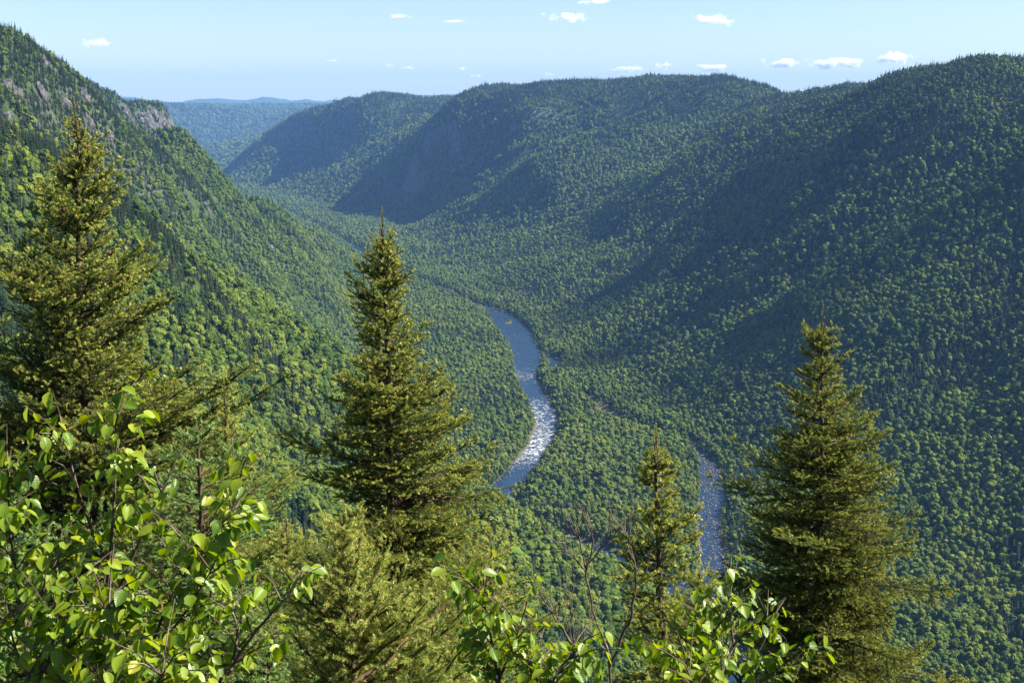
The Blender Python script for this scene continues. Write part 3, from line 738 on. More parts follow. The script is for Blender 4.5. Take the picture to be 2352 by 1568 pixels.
asp = ~isc & (rng.random(len(T)) < np.clip(0.22 + 0.4 * (hz < 12) + 0.5 * fbm(T[:, 0] / 90, T[:, 1] / 90, 97, 3), 0.03, 0.85))
kind = np.where(asp, 11 + rng.integers(0, 4, len(T)), kind)
kind = np.where(snag, 10, kind)
scl = T[:, 2] * (0.5 + 0.75 * rng.random(len(T)) ** 0.8) * np.where(isc, rng.uniform(0.7, 1.15, len(T)), 1.0) * (1 - np.where(isc, 0.0, 0.28) * sstep(280, 380, hz)) * (1.06 + 0.22 * fbm(T[:, 0] / 55, T[:, 1] / 55, 91, 3)) * np.where(isc, 1.0, 1.10)
bankd = river_dist(T[:, 0], T[:, 1])
scl *= np.where(bankd < 3.5, 0.35, np.where(bankd < 9, 0.7, 1.0))
scl_z = scl * rng.uniform(0.9, 1.15, len(T)) / np.where(T[:, 2] > 1.2, T[:, 2] ** 0.4, 1.0)
ok = ~gap
T, tz, tr_, kind, scl, scl_z, isc, tn, snag = (a[ok] for a in (T, tz, tr_, kind, scl, scl_z, isc, tn, snag))
POS = np.stack([T[:, 0], T[:, 1], tz - 0.4 - 1.2 * (1 - tn[:, 2])], -1)
ROT = rng.uniform(0, 2 * math.pi, len(T))

# foreground silhouettes: used to pick valley trees that can really be seen
def behind_foreground(u, v):
    b = (v > 1330) & (u < 1280)
    b |= (u < 330 + np.clip(v - 700, 0, 250) * 0.8) & (v > 560)
    b |= (np.abs(u - 200) < 60 + np.clip(v - 260, 0, 500) * 0.35) & (v > 240)
    b |= (np.abs(u - 890) < np.clip((v - 500) * 0.33, 0, 210)) & (v > 500)
    b |= (np.abs(u - 1890) < np.clip((v - 710) * 0.36, 0, 260)) & (v > 710)
    b |= (np.abs(u - 1512) < np.clip((v - 990) * 0.22, 0, 110)) & (v > 990)
    b |= (np.abs(u - 525) < np.clip((v - 880) * 0.35, 0, 130)) & (v > 880)
    b |= (v > 1340) & (u > 1560) & (u < 1850)
    return b
pu, pv, pt = project(POS + np.array((0, 0, 8.0)))
seen = (pu > 8) & (pu < 2344) & (pv > 20) & (pv < 1555) & ((tz + 7 - CAMZ) / tr_ > grid_at(RUNPREV, T[:, 0], T[:, 1])) & ~behind_foreground(pu, pv)
single = np.zeros(len(T), bool)
for mask, n in ((~isc, 300), (isc & ~snag, 300), (snag, 40)):
    cand = np.where(seen & mask)[0]
    single[cand[np.argsort(-(scl[cand] / pt[cand]))][:n]] = True
KINDNAME = {0: ('broadleaf_tree', 'round-crowned green broadleaf tree', 'broadleaf trees'), 1: ('conifer_tree', 'dark pointed conifer', 'conifers'), 2: ('dead_tree', 'grey leafless dead tree', 'dead trees'), 3: ('broadleaf_tree', 'pale yellow-green broadleaf tree', 'pale broadleaf trees')}
def region(x, y, z):
    if z > 12: return 'on the mountainside below the look-out' if x < 140 else 'on the lower slope of the right-hand mountain'
    dm = dist_line(np.array([x]), np.array([y]), LINES[1])[0]
    if x > 150 or (y < 1150 and x > 120 and dm > 0 and x > float(np.interp(y, LINES[1][::-1, 1], LINES[1][::-1, 0]))): return 'on the valley floor right of the stony side channel'
    if x > float(np.interp(y, LINES[0][::-1, 1], LINES[0][::-1, 0])): return 'on the wooded island between river and side channel'
    return 'on the plain left of the river'
for i in np.where(single)[0]:
    kd = 2 if kind[i] == 10 else (1 if 6 <= kind[i] < 10 else (3 if kind[i] > 10 else 0))
    nm, what, grp = KINDNAME[kd]
    o = put(nm, PROTO[kind[i]], None, tuple(POS[i]), (0, 0, ROT[i]), (scl[i], scl[i], scl_z[i]))
    where = region(*POS[i])
    tag(o, what + ' ' + where, 'tree', grp + ' ' + where)

# the rest of the forest is one mass each of broadleaf and conifer
forest_col = bpy.data.collections.new('forest_kinds')
for k, me in enumerate(PROTO):
    forest_col.objects.link(bpy.data.objects.new('kind_%02d' % k, me))
def forest_stuff(name, sel, label):
    n = int(sel.sum())
    me = bpy.data.meshes.new(name); me.vertices.add(n); me.vertices.foreach_set('co', POS[sel].astype(np.float32).ravel())
    def at(nm, ty, key, arr): a = me.attributes.new(nm, ty, 'POINT'); a.data.foreach_set(key, arr)
    at('kind', 'INT', 'value', kind[sel].astype(np.int32))
    at('turn', 'FLOAT_VECTOR', 'vector', np.stack([rng.normal(0, .03, n), rng.normal(0, .03, n), ROT[sel]], -1).astype(np.float32).ravel())
    at('size', 'FLOAT_VECTOR', 'vector', np.stack([scl[sel], scl[sel], scl_z[sel]], -1).astype(np.float32).ravel())
    o = put(name, me)
    ng = bpy.data.node_groups.new(name, 'GeometryNodeTree')
    ng.interface.new_socket('Geometry', in_out='INPUT', socket_type='NodeSocketGeometry'); ng.interface.new_socket('Geometry', in_out='OUTPUT', socket_type='NodeSocketGeometry')
    N, L = ng.nodes, ng.links
    gi, go = N.new('NodeGroupInput'), N.new('NodeGroupOutput')
    ip = N.new('GeometryNodeInstanceOnPoints'); ci = N.new('GeometryNodeCollectionInfo')
    ci.inputs['Collection'].default_value = forest_col; ci.inputs['Separate Children'].default_value = True; ci.inputs['Reset Children'].default_value = True
    def na(nm, ty):
        a = N.new('GeometryNodeInputNamedAttribute'); a.data_type = ty; a.inputs['Name'].default_value = nm; return a.outputs['Attribute']
    L.new(gi.outputs[0], ip.inputs['Points']); L.new(ci.outputs[0], ip.inputs['Instance']); ip.inputs['Pick Instance'].default_value = True
    L.new(na('kind', 'INT'), ip.inputs['Instance Index']); L.new(na('turn', 'FLOAT_VECTOR'), ip.inputs['Rotation']); L.new(na('size', 'FLOAT_VECTOR'), ip.inputs['Scale'])
    L.new(ip.outputs[0], go.inputs[0])
    md = o.modifiers.new('trees', 'NODES'); md.node_group = ng
    tag(o, label, 'forest', None, 'stuff')
    return o
forest_stuff('broadleaf_forest', ~single & ~isc, 'green broadleaf forest covering valley floor and slopes')
forest_stuff('conifer_forest', ~single & isc, 'dark conifers scattered through the forest and along the ridges')
print('TREES', len(T), 'single', int(single.sum()))

# ------------------------------------------------------------------ spruces and firs in the foreground
def needle_tris(P0, P1, per_m, length, width, r_, fwd=0.55, flat=0.0):
    """thin needles all round the shoots P0 -> P1 (arrays)"""
    ln = np.linalg.norm(P1 - P0, axis=1)
    cnt = np.maximum(3, (ln * per_m).astype(int))
    k = np.repeat(np.arange(len(ln)), cnt); n = len(k)
    ax = unit(P1 - P0)[k]
    t = r_.random(n)[:, None]
    base = P0[k] + (P1 - P0)[k] * t
    a = unit(np.cross(ax, np.array((0.13, 0.27, 0.95)))); b = np.cross(ax, a)
    ph = r_.uniform(0, 2 * np.pi, n)
    perp = np.cos(ph)[:, None] * a + np.sin(ph)[:, None] * b
    if flat: perp = unit(perp * np.array((1, 1, 1 - flat)))
    d = unit(ax * fwd + perp * (1 - fwd * 0.35) + (0, 0, 0.12))
    tip = base + d * (length * r_.uniform(0.75, 1.2, n))[:, None]
    side = unit(np.cross(d, ax + r_.normal(size=(n, 3)) * 0.5)) * width / 2
    V = np.stack([base - side, base + side, tip], 1).reshape(-1, 3)
    return V, np.arange(3 * n).reshape(n, 3), k

def gen_bough(L_, seed, per_m=1050, nlen=0.018, nwid=0.0038, style='spruce', hang=0.0, newp=0.85, bud=False):
    """a bough along +X, up +Z: wood tubes and needle-clad shoots"""
    r_ = np.random.default_rng(seed)
    W = Buf(); S0, S1, AGE = [], [], []
    def axis(q): return np.array((q * L_, 0, L_ * (-0.16 * q + 0.26 * q * q)))
    npt = max(5, int(L_ / 0.1) + 3)
    pts = np.array([axis(q) for q in np.linspace(0, 1, npt)]); pts[1:-1] += r_.normal(0, 0.012 * min(1, L_), (npt - 2, 3))
    rad = np.linspace(0.0045 + 0.009 * L_, 0.0022, npt)
    W.add(*tube(pts, rad, 4))
    def along(q):
        x = q * (npt - 1); i = min(int(x), npt - 2); return pts[i] + (pts[i + 1] - pts[i]) * (x - i)
    def shoot(p, d, ln, lvl):
        """a twig with needles; its last few centimetres are this year's pale growth"""
        d = unit(d); bend = np.array((0, 0, r_.uniform(0.02, 0.22) if hang == 0 else r_.uniform(-0.5, 0.1) * hang))
        m = p + d * ln * 0.55; e = m + unit(d + bend) * ln * 0.45
        if lvl < 2 and ln > 0.07: W.add(*tube(np.array([p, m, e]), [0.0028, 0.002, 0.0012], 3))
        S0.extend([p, m]); S1.extend([m, e]); AGE.extend([0.0, 0.04])
        if r_.random() < newp:
            nl = r_.uniform(0.035, 0.065); tipd = unit(d + bend * 1.5 + r_.normal(0, .12, 3))
            S0.append(e); S1.append(e + tipd * nl); AGE.append(r_.uniform(0.55, 1.0))
        if lvl == 0 and ln > 0.1:
            s = 0.05
            while s < ln - 0.02:
                q = s / ln; pp = p + (m - p) * min(1, q / .55) if q < .55 else m + (e - m) * (q - .55) / .45
                for sg in (-1, 1):
                    if r_.random() < 0.88:
                        side = np.cross(d, (0, 0, 1)) * sg
                        dd = unit(d * 0.75 + side * 0.75 + (0, 0, r_.uniform(-.3, .25) - 0.5 * hang))
                        shoot(pp, dd, max(0.03, 0.42 * (ln - s) * r_.uniform(0.5, 1.2)), 1)
                s += r_.uniform(0.06, 0.10)
        elif lvl == 1 and ln > 0.17:
            for q in np.arange(0.3, 0.9, 0.05 / ln):
                sg = r_.choice((-1, 1)); side = np.cross(d, (0, 0, 1)) * sg
                shoot(p + (e - p) * q, unit(d * 0.8 + side * 0.7 + (0, 0, r_.uniform(-.3, .3) - 0.4 * hang)), r_.uniform(0.03, 0.06), 2)
    q0 = 0.10 if L_ < 0.5 else 0.16
    s = q0 * L_
    while s < L_ * 0.97:
        q = s / L_; tanv = unit(axis(min(1, q + .03)) - axis(q))
        for sg in (-1, 1):
            if r_.random() < 0.93:
                side = np.array((0, sg, 0.0))
                ln = min(0.50 * (L_ - s) + 0.045, 0.42 * L_, 0.55) * r_.uniform(0.6, 1.12)
                up = r_.uniform(-.25, .3) if style == 'spruce' else r_.uniform(-.05, .08)
                shoot(along(q), unit(tanv * r_.uniform(0.6, 0.95) + side * 0.8 + (0, 0, up - hang * 0.6)), ln, 0)
        if style == 'spruce' and r_.random() < 0.45:                       # shoots standing up from and hanging under the axis
            shoot(along(q), unit(tanv * 0.8 + (0, r_.uniform(-.4, .4), r_.choice((-0.7, 0.6)))), min(0.16, 0.25 * (L_ - s) + 0.03), 1)
        s += r_.uniform(0.06, 0.10) * (1 + 0.4 * (L_ > 1))
    for i in range(npt - 1):
        if (i + 1) / npt > 0.35: S0.append(pts[i]); S1.append(pts[i + 1]); AGE.append(0.0)
    for k in range(3):
        S0.append(pts[-1]); dd = unit(pts[-1] - pts[-2] + r_.normal(0, .35, 3) * (k > 0)); S1.append(pts[-1] + dd * r_.uniform(.02, .05)); AGE.append(0.9)
    S0, S1, AGE = np.array(S0), np.array(S1), np.array(AGE)
    N = Buf()
    old = AGE < 0.1
    V, F, k = needle_tris(S0[old], S1[old], per_m, nlen, nwid, r_, 0.55, 0.75 if style == 'fir' else 0.0)
    N.add(V, F, 0, np.repeat(r_.random(old.sum())[k] * 0.14 + AGE[old][k] * 4, 3))
    V, F, k = needle_tris(S0[~old], S1[~old], per_m * 1.9, nlen * 0.78, nwid * 1.2, r_, 0.6)
    N.add(V, F, 0, np.repeat(AGE[~old][k], 3))
    if bud:
        for e in S1[~old][::3]:
            v, f = ICO[1]; W.add(v * np.array((.0028, .0028, .0036)) + e, f, 1)
    return W, N

CLASSES = (0.10, 0.17, 0.28, 0.42, 0.60, 0.82, 1.10, 1.45)
LIB = {}
def library(key, needle_mat, classes=CLASSES, variants=3, **kw):
    LIB[key] = []
    for ci, L_ in enumerate(classes):
        row = []
        for v in range(variants):
            W, N = gen_bough(L_, 1000 + ci * 37 + v * 7 + len(LIB) * 501, **kw)
            row.append((W.mesh('branch', [M_TWIG, M_BUD]), N.mesh('needles', [needle_mat])))
        LIB[key].append((L_, row))
library('spruce', M_NEEDLE)
library('droop', M_NEEDLE, classes=(0.42, 0.60, 0.82, 1.10), hang=0.55)
library('near', M_NEEDLE_NEAR, classes=(0.10, 0.17, 0.28, 0.42, 0.60, 0.82), per_m=950, nlen=0.016, nwid=0.0022, newp=0.55, bud=True)
library('fir', M_FIR, classes=(0.12, 0.22, 0.36, 0.55), per_m=900, nlen=0.019, nwid=0.0032, style='fir', newp=0.95)

def trunk_mesh(pts, r0, r1, mat=None, sides=9):
    pts = smooth_poly(pts, 6)
    q = np.linspace(0, 1, len(pts))
    V, F = tube(pts, r0 + (r1 - r0) * q ** 0.85, sides)
    V[:-1] += 0.12 * r0 * (1 - 0.8 * np.repeat(q, sides))[:, None] * rng.normal(size=(len(V) - 1, 3)) * np.array((1, 1, 0.2))
    return mesh_np('trunk', V, F, [mat or M_BARK], smooth=True)

def conifer(name, label, top, trunk_u, depth, profile, lib='spruce', spacing=0.085, seed=0, group=None, cones=0, rbase=None, lean=0.0, low=None, dead=0, elev=(58, 18, -6), leader=0.22):
    """top = (u, v); profile rows (v, left, right) give the crown's reach in photo units at that height"""
    r_ = np.random.default_rng(seed)
    top3 = pix(*top, depth); Y = top3[1]
    zx = lambda v: pix_at_y(top[0], v, Y)[2]
    s_ = FPX / depth                                          # photo units per metre
    bx = pix_at_y(trunk_u, 1568, Y)[0]
    bz = float(ground(bx, Y))
    root = bpy.data.objects.new(name, None); root.empty_display_size = 0.2; col.objects.link(root)
    root.location = (bx, Y, bz)
    H = top3[2] - bz; dx = top3[0] - bx
    def ctr(z):                                               # trunk centre at height z over the base
        q = z / H
        return np.array((dx * q ** 1.3 + 0.012 * math.sin(q * 9 + seed), 0.015 * math.sin(q * 7 + seed * 2), z))
    hs = np.linspace(-0.25, H - leader * 0.4, 9)
    r0 = rbase or (0.012 + 0.014 * H)
    put('trunk', trunk_mesh([ctr(max(h, 0)) + (0, 0, min(h, 0)) for h in hs], r0, 0.006), root)
    # leader: the upright top shoot
    W, N = Buf(), Buf()
    lp = np.array([(0, 0, 0), (0.004, 0, leader * 0.5), (0.0, 0, leader)])
    W.add(*tube(lp, [0.006, 0.005, 0.004], 5))
    nd = dict(spruce=(430, .014, .0026), near=(620, .014, .002), fir=(560, .017, .0024))[lib]
    V, F, k = needle_tris(lp[:-1], lp[1:], nd[0] * 2.2, nd[1], nd[2] * 1.2, r_, 0.8); N.add(V, F, 0, 0.35)
    for j in range(9):                                        # pale buds and short side shoots along it
        z = leader * (0.1 + 0.9 * j / 8); a = j * 2.4
        p = np.array((0, 0, z)); d = unit((math.cos(a), math.sin(a), 0.9)) if j < 8 else np.array((0, 0, 1.0))
        V, F, k = needle_tris(p[None], (p + d * (0.028 if j < 8 else 0.05))[None], 2200, nd[1] * .8, nd[2] * 1.4, r_, 0.9); N.add(V, F, 0, 0.85)
    ld = put('leader', W.mesh('leader', [M_TWIG]), root, tuple(ctr(H - leader)))
    mat_n = dict(spruce=M_NEEDLE, near=M_NEEDLE_NEAR, fir=M_FIR)[lib]
    put('needles', N.mesh('needles', [mat_n]), ld)
    prof = np.array(profile, float)
    ph = np.array([zx(v) - bz for v in prof[:, 0]])[::-1]; pl = prof[::-1, 1] / s_; pr = prof[::-1, 2] / s_
    z = H - leader * 0.95; zmin = max(0.25, (zx(1640) - bz) if low is None else low)
    a = r_.uniform(0, 6.3); nb = 0; boughs = []
    while z > zmin:
        q = (H - z) / max(H - zmin, .01)
        l_, rt = np.interp(z, ph, pl), np.interp(z, ph, pr)
        rise = 0.75 * math.tan(R(np.interp(q, (0, 0.25, 1.0), elev))) + 0.08         # branch tips end higher than they start
        l_, rt = np.interp(z + rise * l_, ph, pl), np.interp(z + rise * rt, ph, pr)
        nw = 6 if (l_ + rt) < 0.8 else 8
        wv = r_.uniform(0.78, 1.12)
        for j in range(nw):
            a += 2.399 + r_.uniform(-.25, .25)
            ca, sa = math.cos(a), math.sin(a)
            reach = (rt if ca > 0 else l_) * abs(ca) + 0.5 * (l_ + rt) * abs(sa) * 0.95
            ln = max(0.06, reach * wv * r_.uniform(0.72, 1.26))
            ln *= 1 + 0.48 * float(vnoise(a / 0.9 % 7.0 + seed, z / 0.34 + seed * 3.1, 11 + seed))
            if q > 0.2 and r_.random() < 0.04: continue
            el = np.interp(q, (0, 0.25, 1.0), elev) + r_.uniform(-9, 9)
            use = lib
            if lib == 'spruce' and q > 0.55 and ln > 0.4 and r_.random() < 0.45: use = 'droop'
            bl = ln / max(0.35, math.cos(R(el)) if el > 0 else 1)
            bl = min(bl, ln * 1.45)
            row = min(LIB[use], key=lambda c_: abs(math.log(c_[0] / bl)))
            wm, nm = row[1][r_.integers(len(row[1]))]
            sc = bl / row[0]; sc = min(max(sc, 0.6), 1.35)
            zz = z + r_.uniform(-.5, .5) * spacing
            rot = (R(r_.uniform(-15, 15)), -R(el), a); boughs.append((q, tuple(ctr(zz)), rot, sc, row[0] * sc))
            b = put('branch', wm, root, tuple(ctr(zz)), rot, sc)
            put('needles', nm, b)
            nb += 1
        z -= spacing * r_.uniform(0.8, 1.25) * (0.75 + 0.5 * min(1, (l_ + rt)))
    tops = [b for b in boughs if b[0] < 0.34] or boughs[:1]
    for j in range(cones):                                    # young purple cones on the upper branches
        q_, p0, rot, sc, bl = tops[r_.integers(len(tops))]
        m_ = Euler(rot).to_matrix(); f = r_.uniform(.45, .95)
        off = m_ @ Vector((f * bl, r_.uniform(-.12, .12) * bl, bl * (-0.16 * f + 0.26 * f * f) + 0.012))
        v, f_ = ICO[2]; vv = v * np.array((0.0095, 0.0095, 0.021)); vv *= (1 + 0.16 * np.sin(v[:, 2:3] * 14 + np.arctan2(v[:, 1:2], v[:, 0:1]) * 5))
        if j == 0: cm = mesh_np('cone', vv, f_, [M_CONE], smooth=True)
        put('cone', cm, root, tuple(Vector(p0) + off), (r_.uniform(-.7, .7), r_.uniform(-.7, .7), 0), r_.uniform(.8, 1.2))
    for j in range(dead):                                     # bare dead twigs low on the trunk
        zz = zmin + r_.uniform(0.0, 0.5) * (H - zmin); a = r_.uniform(0, 6.3); ln = r_.uniform(.3, .8)
        d = np.array((math.cos(a), math.sin(a), r_.uniform(-.35, .1)))
        p = ctr(zz); B = Buf(); B.add(*tube(np.array([p, p + d * ln * .5, p + d * ln + (0, 0, -.04)]), [.007, .005, .002], 4))
        for i in range(5):
            q = r_.uniform(.3, .95); e = d + r_.normal(0, .55, 3); B.add(*tube(np.array([p + d * ln * q, p + d * ln * q + unit(e) * r_.uniform(.06, .2)]), [.003, .001], 3))
        put('dead_branch', B.mesh('dead_branch', [M_DEADTWIG]), root)
    tag(root, label, 'tree', group)
    print(name, 'H %.2f branches %d' % (H, nb))
    return root

FG = 'young conifers at the edge of the look-out'
conifer('spruce_tree', 'tall spruce with a long bare-tipped leader at the left side', (178, 240), 205, 9.0,
        [(240, 3, 3), (330, 22, 28), (360, 50, 62), (420, 72, 72), (500, 100, 112), (560, 110, 100), (600, 150, 112), (680, 195, 178), (740, 205, 150), (790, 215, 165), (860, 240, 230), (920, 260, 330), (1000, 270, 330), (1050, 270, 240), (1100, 280, 230), (1300, 280, 230), (1568, 280, 240)],
        seed=3, group=FG, cones=26, spacing=0.115, dead=16, leader=0.30, elev=(52, 24, -2), low=0.9)
conifer('spruce_tree', 'narrow dense spruce in the middle with a thin spire in front of the river', (880, 490), 905, 9.6,
        [(490, 3, 3), (565, 18, 18), (585, 30, 34), (610, 46, 40), (645, 56, 54), (690, 62, 36), (720, 68, 38), (780, 80, 74), (840, 112, 70), (880, 118, 135), (950, 150, 140), (1020, 165, 158), (1090, 168, 152), (1150, 135, 165), (1200, 105, 190), (1260, 105, 235), (1330, 105, 225), (1568, 120, 220)],
        seed=8, group=FG, cones=14, spacing=0.085, dead=8, leader=0.30, elev=(50, 14, -14))
conifer('spruce_tree', 'broad full spruce on the right with a wide skirt', (1890, 710), 1880, 12.0,
        [(710, 3, 3), (765, 16, 16), (790, 26, 30), (850, 45, 50), (900, 86, 56), (950, 82, 98), (1000, 96, 108), (1050, 110, 118), (1070, 150, 124), (1130, 140, 128), (1180, 205, 190), (1250, 195, 202), (1330, 150, 205), (1400, 150, 245), (1470, 145, 285), (1568, 150, 285)],
        seed=15, group=FG, cones=16, spacing=0.10, dead=14, leader=0.28, elev=(52, 16, -16))
conifer('spruce_sapling', 'slender pale-tipped spruce sapling between the bare shrub and the right spruce', (1508, 990), 1522, 7.0,
        [(990, 3, 3), (1060, 14, 14), (1075, 30, 30), (1130, 34, 34), (1180, 48, 50), (1230, 60, 56), (1290, 84, 66), (1330, 60, 70), (1400, 90, 80), (1480, 115, 82), (1568, 118, 86)],
        seed=21, group=FG, spacing=0.125, leader=0.19, elev=(40, 20, 4))
conifer('spruce_sapling', 'thin spruce sapling with a bare spire right of the tall left spruce', (520, 880), 530, 8.4,
        [(880, 3, 3), (960, 10, 12), (990, 34, 40), (1040, 75, 80), (1060, 92, 105), (1110, 80, 112), (1180, 100, 118), (1250, 100, 170), (1320, 110, 160), (1450, 120, 140), (1568, 120, 130)],
        lib='near', seed=27, group=FG, spacing=0.10, leader=0.26, dead=10, elev=(46, 24, 2))
conifer('spruce_sapling', 'bushy yellow-green young spruce nearest the camera at the bottom', (795, 1180), 790, 4.5,
        [(1180, 4, 4), (1235, 38, 42), (1275, 60, 72), (1330, 105, 135), (1400, 130, 205), (1480, 150, 260), (1568, 160, 280), (1800, 200, 300)],
        lib='near', seed=33, group=FG, spacing=0.06, leader=0.09, elev=(50, 34, 18), low=0.35)
conifer('spruce_sapling', 'sunlit young spruce behind the nearest young spruce, left of the middle spruce', (655, 1190), 660, 6.4,
        [(1190, 4, 4), (1240, 40, 45), (1300, 90, 95), (1380, 120, 130), (1480, 150, 150), (1568, 160, 160)],
        lib='near', seed=36, group=FG, spacing=0.085, leader=0.13, elev=(46, 28, 8))
conifer('spruce_sapling', 'sunlit young spruce half hidden by the left birch leaves', (360, 1130), 355, 7.0,
        [(1130, 4, 4), (1190, 45, 45), (1260, 90, 90), (1360, 120, 120), (1568, 150, 150)],
        lib='near', seed=37, group=FG, spacing=0.09, leader=0.13, elev=(46, 28, 8))
conifer('spruce_sapling', 'low young spruce leaning its branch out over the valley, right of the bottom centre', (1130, 1290), 1120, 6.0,
        [(1290, 4, 4), (1320, 60, 60), (1380, 90, 165), (1450, 110, 120), (1568, 130, 120)],
        lib='near', seed=39, group=FG, spacing=0.075, leader=0.10, elev=(46, 28, 8))
conifer('spruce_sapling', 'little spruce shoot left of the right-hand birch', (1600, 1312), 1602, 5.2,
        [(1312, 3, 3), (1345, 10, 18), (1400, 30, 32), (1450, 55, 50), (1568, 70, 70)],
        lib='near', seed=44, group=FG, spacing=0.07, leader=0.11, elev=(62, 50, 20))
conifer('spruce_sapling', 'tiny spruce tip in the lower right corner', (2191, 1540), 2191, 8.0,
        [(1540, 3, 3), (1570, 14, 14), (1650, 60, 60)], seed=45, group=FG, spacing=0.09, leader=0.12, elev=(50, 30, 10))
conifer('fir_sapling', 'balsam fir with flat bluish sprays behind the left birch leaves', (452, 985), 452, 6.2,
        [(985, 4, 4), (1040, 50, 55), (1100, 95, 90), (1160, 120, 110), (1230, 130, 130), (1330, 150, 150), (1568, 170, 170)],
        lib='fir', seed=51, group=FG, spacing=0.13, leader=0.10, elev=(30, 14, -2))
conifer('fir_sapling', 'small fir cut by the left edge of the picture', (-40, 1090), -40, 6.0,
        [(1090, 4, 4), (1150, 60, 110), (1220, 80, 140), (1330, 120, 160), (1568, 140, 170)],
        lib='fir', seed=55, group=FG, spacing=0.13, leader=0.10, elev=(30, 14, -2))
conifer('fir_sapling', 'low fir in the gap left of the nearest young spruce', (560, 1330), 560, 5.2,
        [(1330, 4, 4), (1370, 70, 70), (1430, 110, 110), (1500, 150, 140), (1568, 170, 150)],
        lib='fir', seed=59, group=FG, spacing=0.10, leader=0.08, elev=(30, 14, 0))
conifer('fir_sapling', 'bright green fir seedling with one upright candle at the bottom', (610, 1482), 610, 4.0,
        [(1482, 3, 3), (1530, 12, 12), (1555, 55, 55), (1640, 90, 90)],
        lib='fir', seed=62, group=FG, spacing=0.07, leader=0.075, elev=(12, 8, 0))

# ------------------------------------------------------------------ birch saplings, leaf by leaf
def leaf_mesh(seed):
    r_ = np.random.default_rng(seed)
    rows, cols = 7, 5
    V, ribs = [], []
    fold, curl, tw = r_.uniform(0.05, 0.55), r_.uniform(-0.35, 0.75), r_.uniform(-.5, .5)
    for i in range(rows):
        q = i / (rows - 1)
        hw = 0.98 * q ** 0.52 * (1 - q) ** 0.92 if 0 < q < 1 else (0.13 if q == 0 else 0.004)
        hw = max(hw, 0.004)
        for j in range(cols):
            w = (j / (cols - 1)) * 2 - 1
            x = q - (0.07 * (abs(w)) if i == 0 else 0.0) + 0.02 * abs(w)
            y = w * hw * (1 + 0.05 * math.sin(i * 3.1 + j))
            z = fold * abs(w) * hw - curl * q * q * 0.35 + tw * y * q + 0.012 * math.cos(i * math.pi) * abs(w)
            V.append((x, y, z)); ribs.append((q - abs(w) * hw * 0.9) * 52)
    ii = np.arange(rows * cols).reshape(rows, cols)
    F = np.stack([ii[:-1, :-1], ii[1:, :-1], ii[1:, 1:], ii[:-1, 1:]], -1).reshape(-1, 4)
    # a short stalk
    k = len(V)
    V += [(-0.28, -0.012, 0.02), (-0.28, 0.012, 0.02), (0.0, 0.015, 0.0), (0.0, -0.015, 0.0)]; ribs += [0] * 4
    F = np.vstack([F, [(k, k + 1, k + 2, k + 3)]])
    return mesh_np('leaf', V, F, [M_LEAF], None, {'rib': ribs}, smooth=True)
LEAVES = [leaf_mesh(200 + k) for k in range(8)]

def birch(label, depth, stems, n_twigs, leaf_size=0.039, seed=0, twig_len=(0.08, 0.20), group='birch saplings in the foreground', start=0.22, leaves_per=(5, 9), spread=1.0):
    """stems: polylines of (u, v) on the photo, first point lowest; the first stem is rooted in the ground"""
    r_ = np.random.default_rng(seed)
    Y = pix(stems[0][0][0], stems[0][0][1], depth)[1]
    first = pix_at_y(*stems[0][0], Y)
    gz = float(ground(first[0], Y))
    root = bpy.data.objects.new('birch_sapling', None); root.empty_display_size = 0.2; col.objects.link(root)
    base = np.array((first[0], Y, gz)); root.location = tuple(base)
    nl = 0
    lines = []
    for k, st in enumerate(stems):
        dy = 0 if k == 0 else r_.uniform(-.25, .25)
        P = [pix_at_y(u, v, Y + dy * i_ / len(st) + 0.012 * r_.normal()) - base for i_, (u, v) in enumerate(st)]
        if k == 0: P = [np.array((P[0][0] * .6, 0.02, -0.12))] + [P[0]] + P[1:] if P[0][2] > 0.15 else P
        if k > 0: P[0][1] = 0.0
        Pl = smooth_poly(P, 6); lines.append(Pl)
        V, F = tube(Pl, np.linspace(0.008 if k == 0 else 0.005, 0.0016, len(Pl)), 6)
        put('stem', mesh_np('stem', V, F, [M_BIRCHBARK], smooth=True), root)
    tot = sum(len(l) for l in lines)
    for k in range(n_twigs):
        ln_ = lines[r_.choice(len(lines), p=[len(l) / tot for l in lines])]
        q = start + (1 - start) * r_.random() ** 0.75 if k >= len(lines) else 0.99
        if k < len(lines): ln_ = lines[k]
        i = min(int(q * (len(ln_) - 1)), len(ln_) - 2)
        p = ln_[i]; tan = unit(ln_[i + 1] - ln_[i])
        a = r_.uniform(0, 6.3)
        d = unit(tan * 0.7 + np.array((math.cos(a), math.sin(a), 0.15)) * 0.8 * spread)
        if k < len(lines): d = tan
        L_ = r_.uniform(*twig_len)
        tp = np.array([p, p + d * L_ * .5 + (0, 0, .01), p + d * L_ + (0, 0, -.01)])
        V, F = tube(tp, [0.0025, 0.0018, 0.001], 4)
        put('twig', mesh_np('twig', V, F, [M_BIRCHBARK]), root)
        m = r_.integers(*leaves_per)
        for j in range(m):
            s = 0.15 + 0.85 * (j + r_.random() * .5) / m
            lp = tp[0] + (tp[2] - tp[0]) * min(s, 1) + r_.normal(0, .008, 3)
            az = a + r_.uniform(-1.4, 1.4) if r_.random() < .7 else r_.uniform(0, 6.3)
            sz = leaf_size * r_.uniform(0.62, 1.2)
            pitch = R(r_.uniform(8, 80))                       # leaves hang from their stalks
            off = np.array((math.cos(az), math.sin(az), -0.2)) * sz * 0.28
            put('leaf', LEAVES[r_.integers(8)], root, tuple(lp + off), (R(r_.uniform(-35, 35)), pitch, az), sz)
            nl += 1
    tag(root, label, 'sapling', group)
    print('birch leaves', nl)
    return root

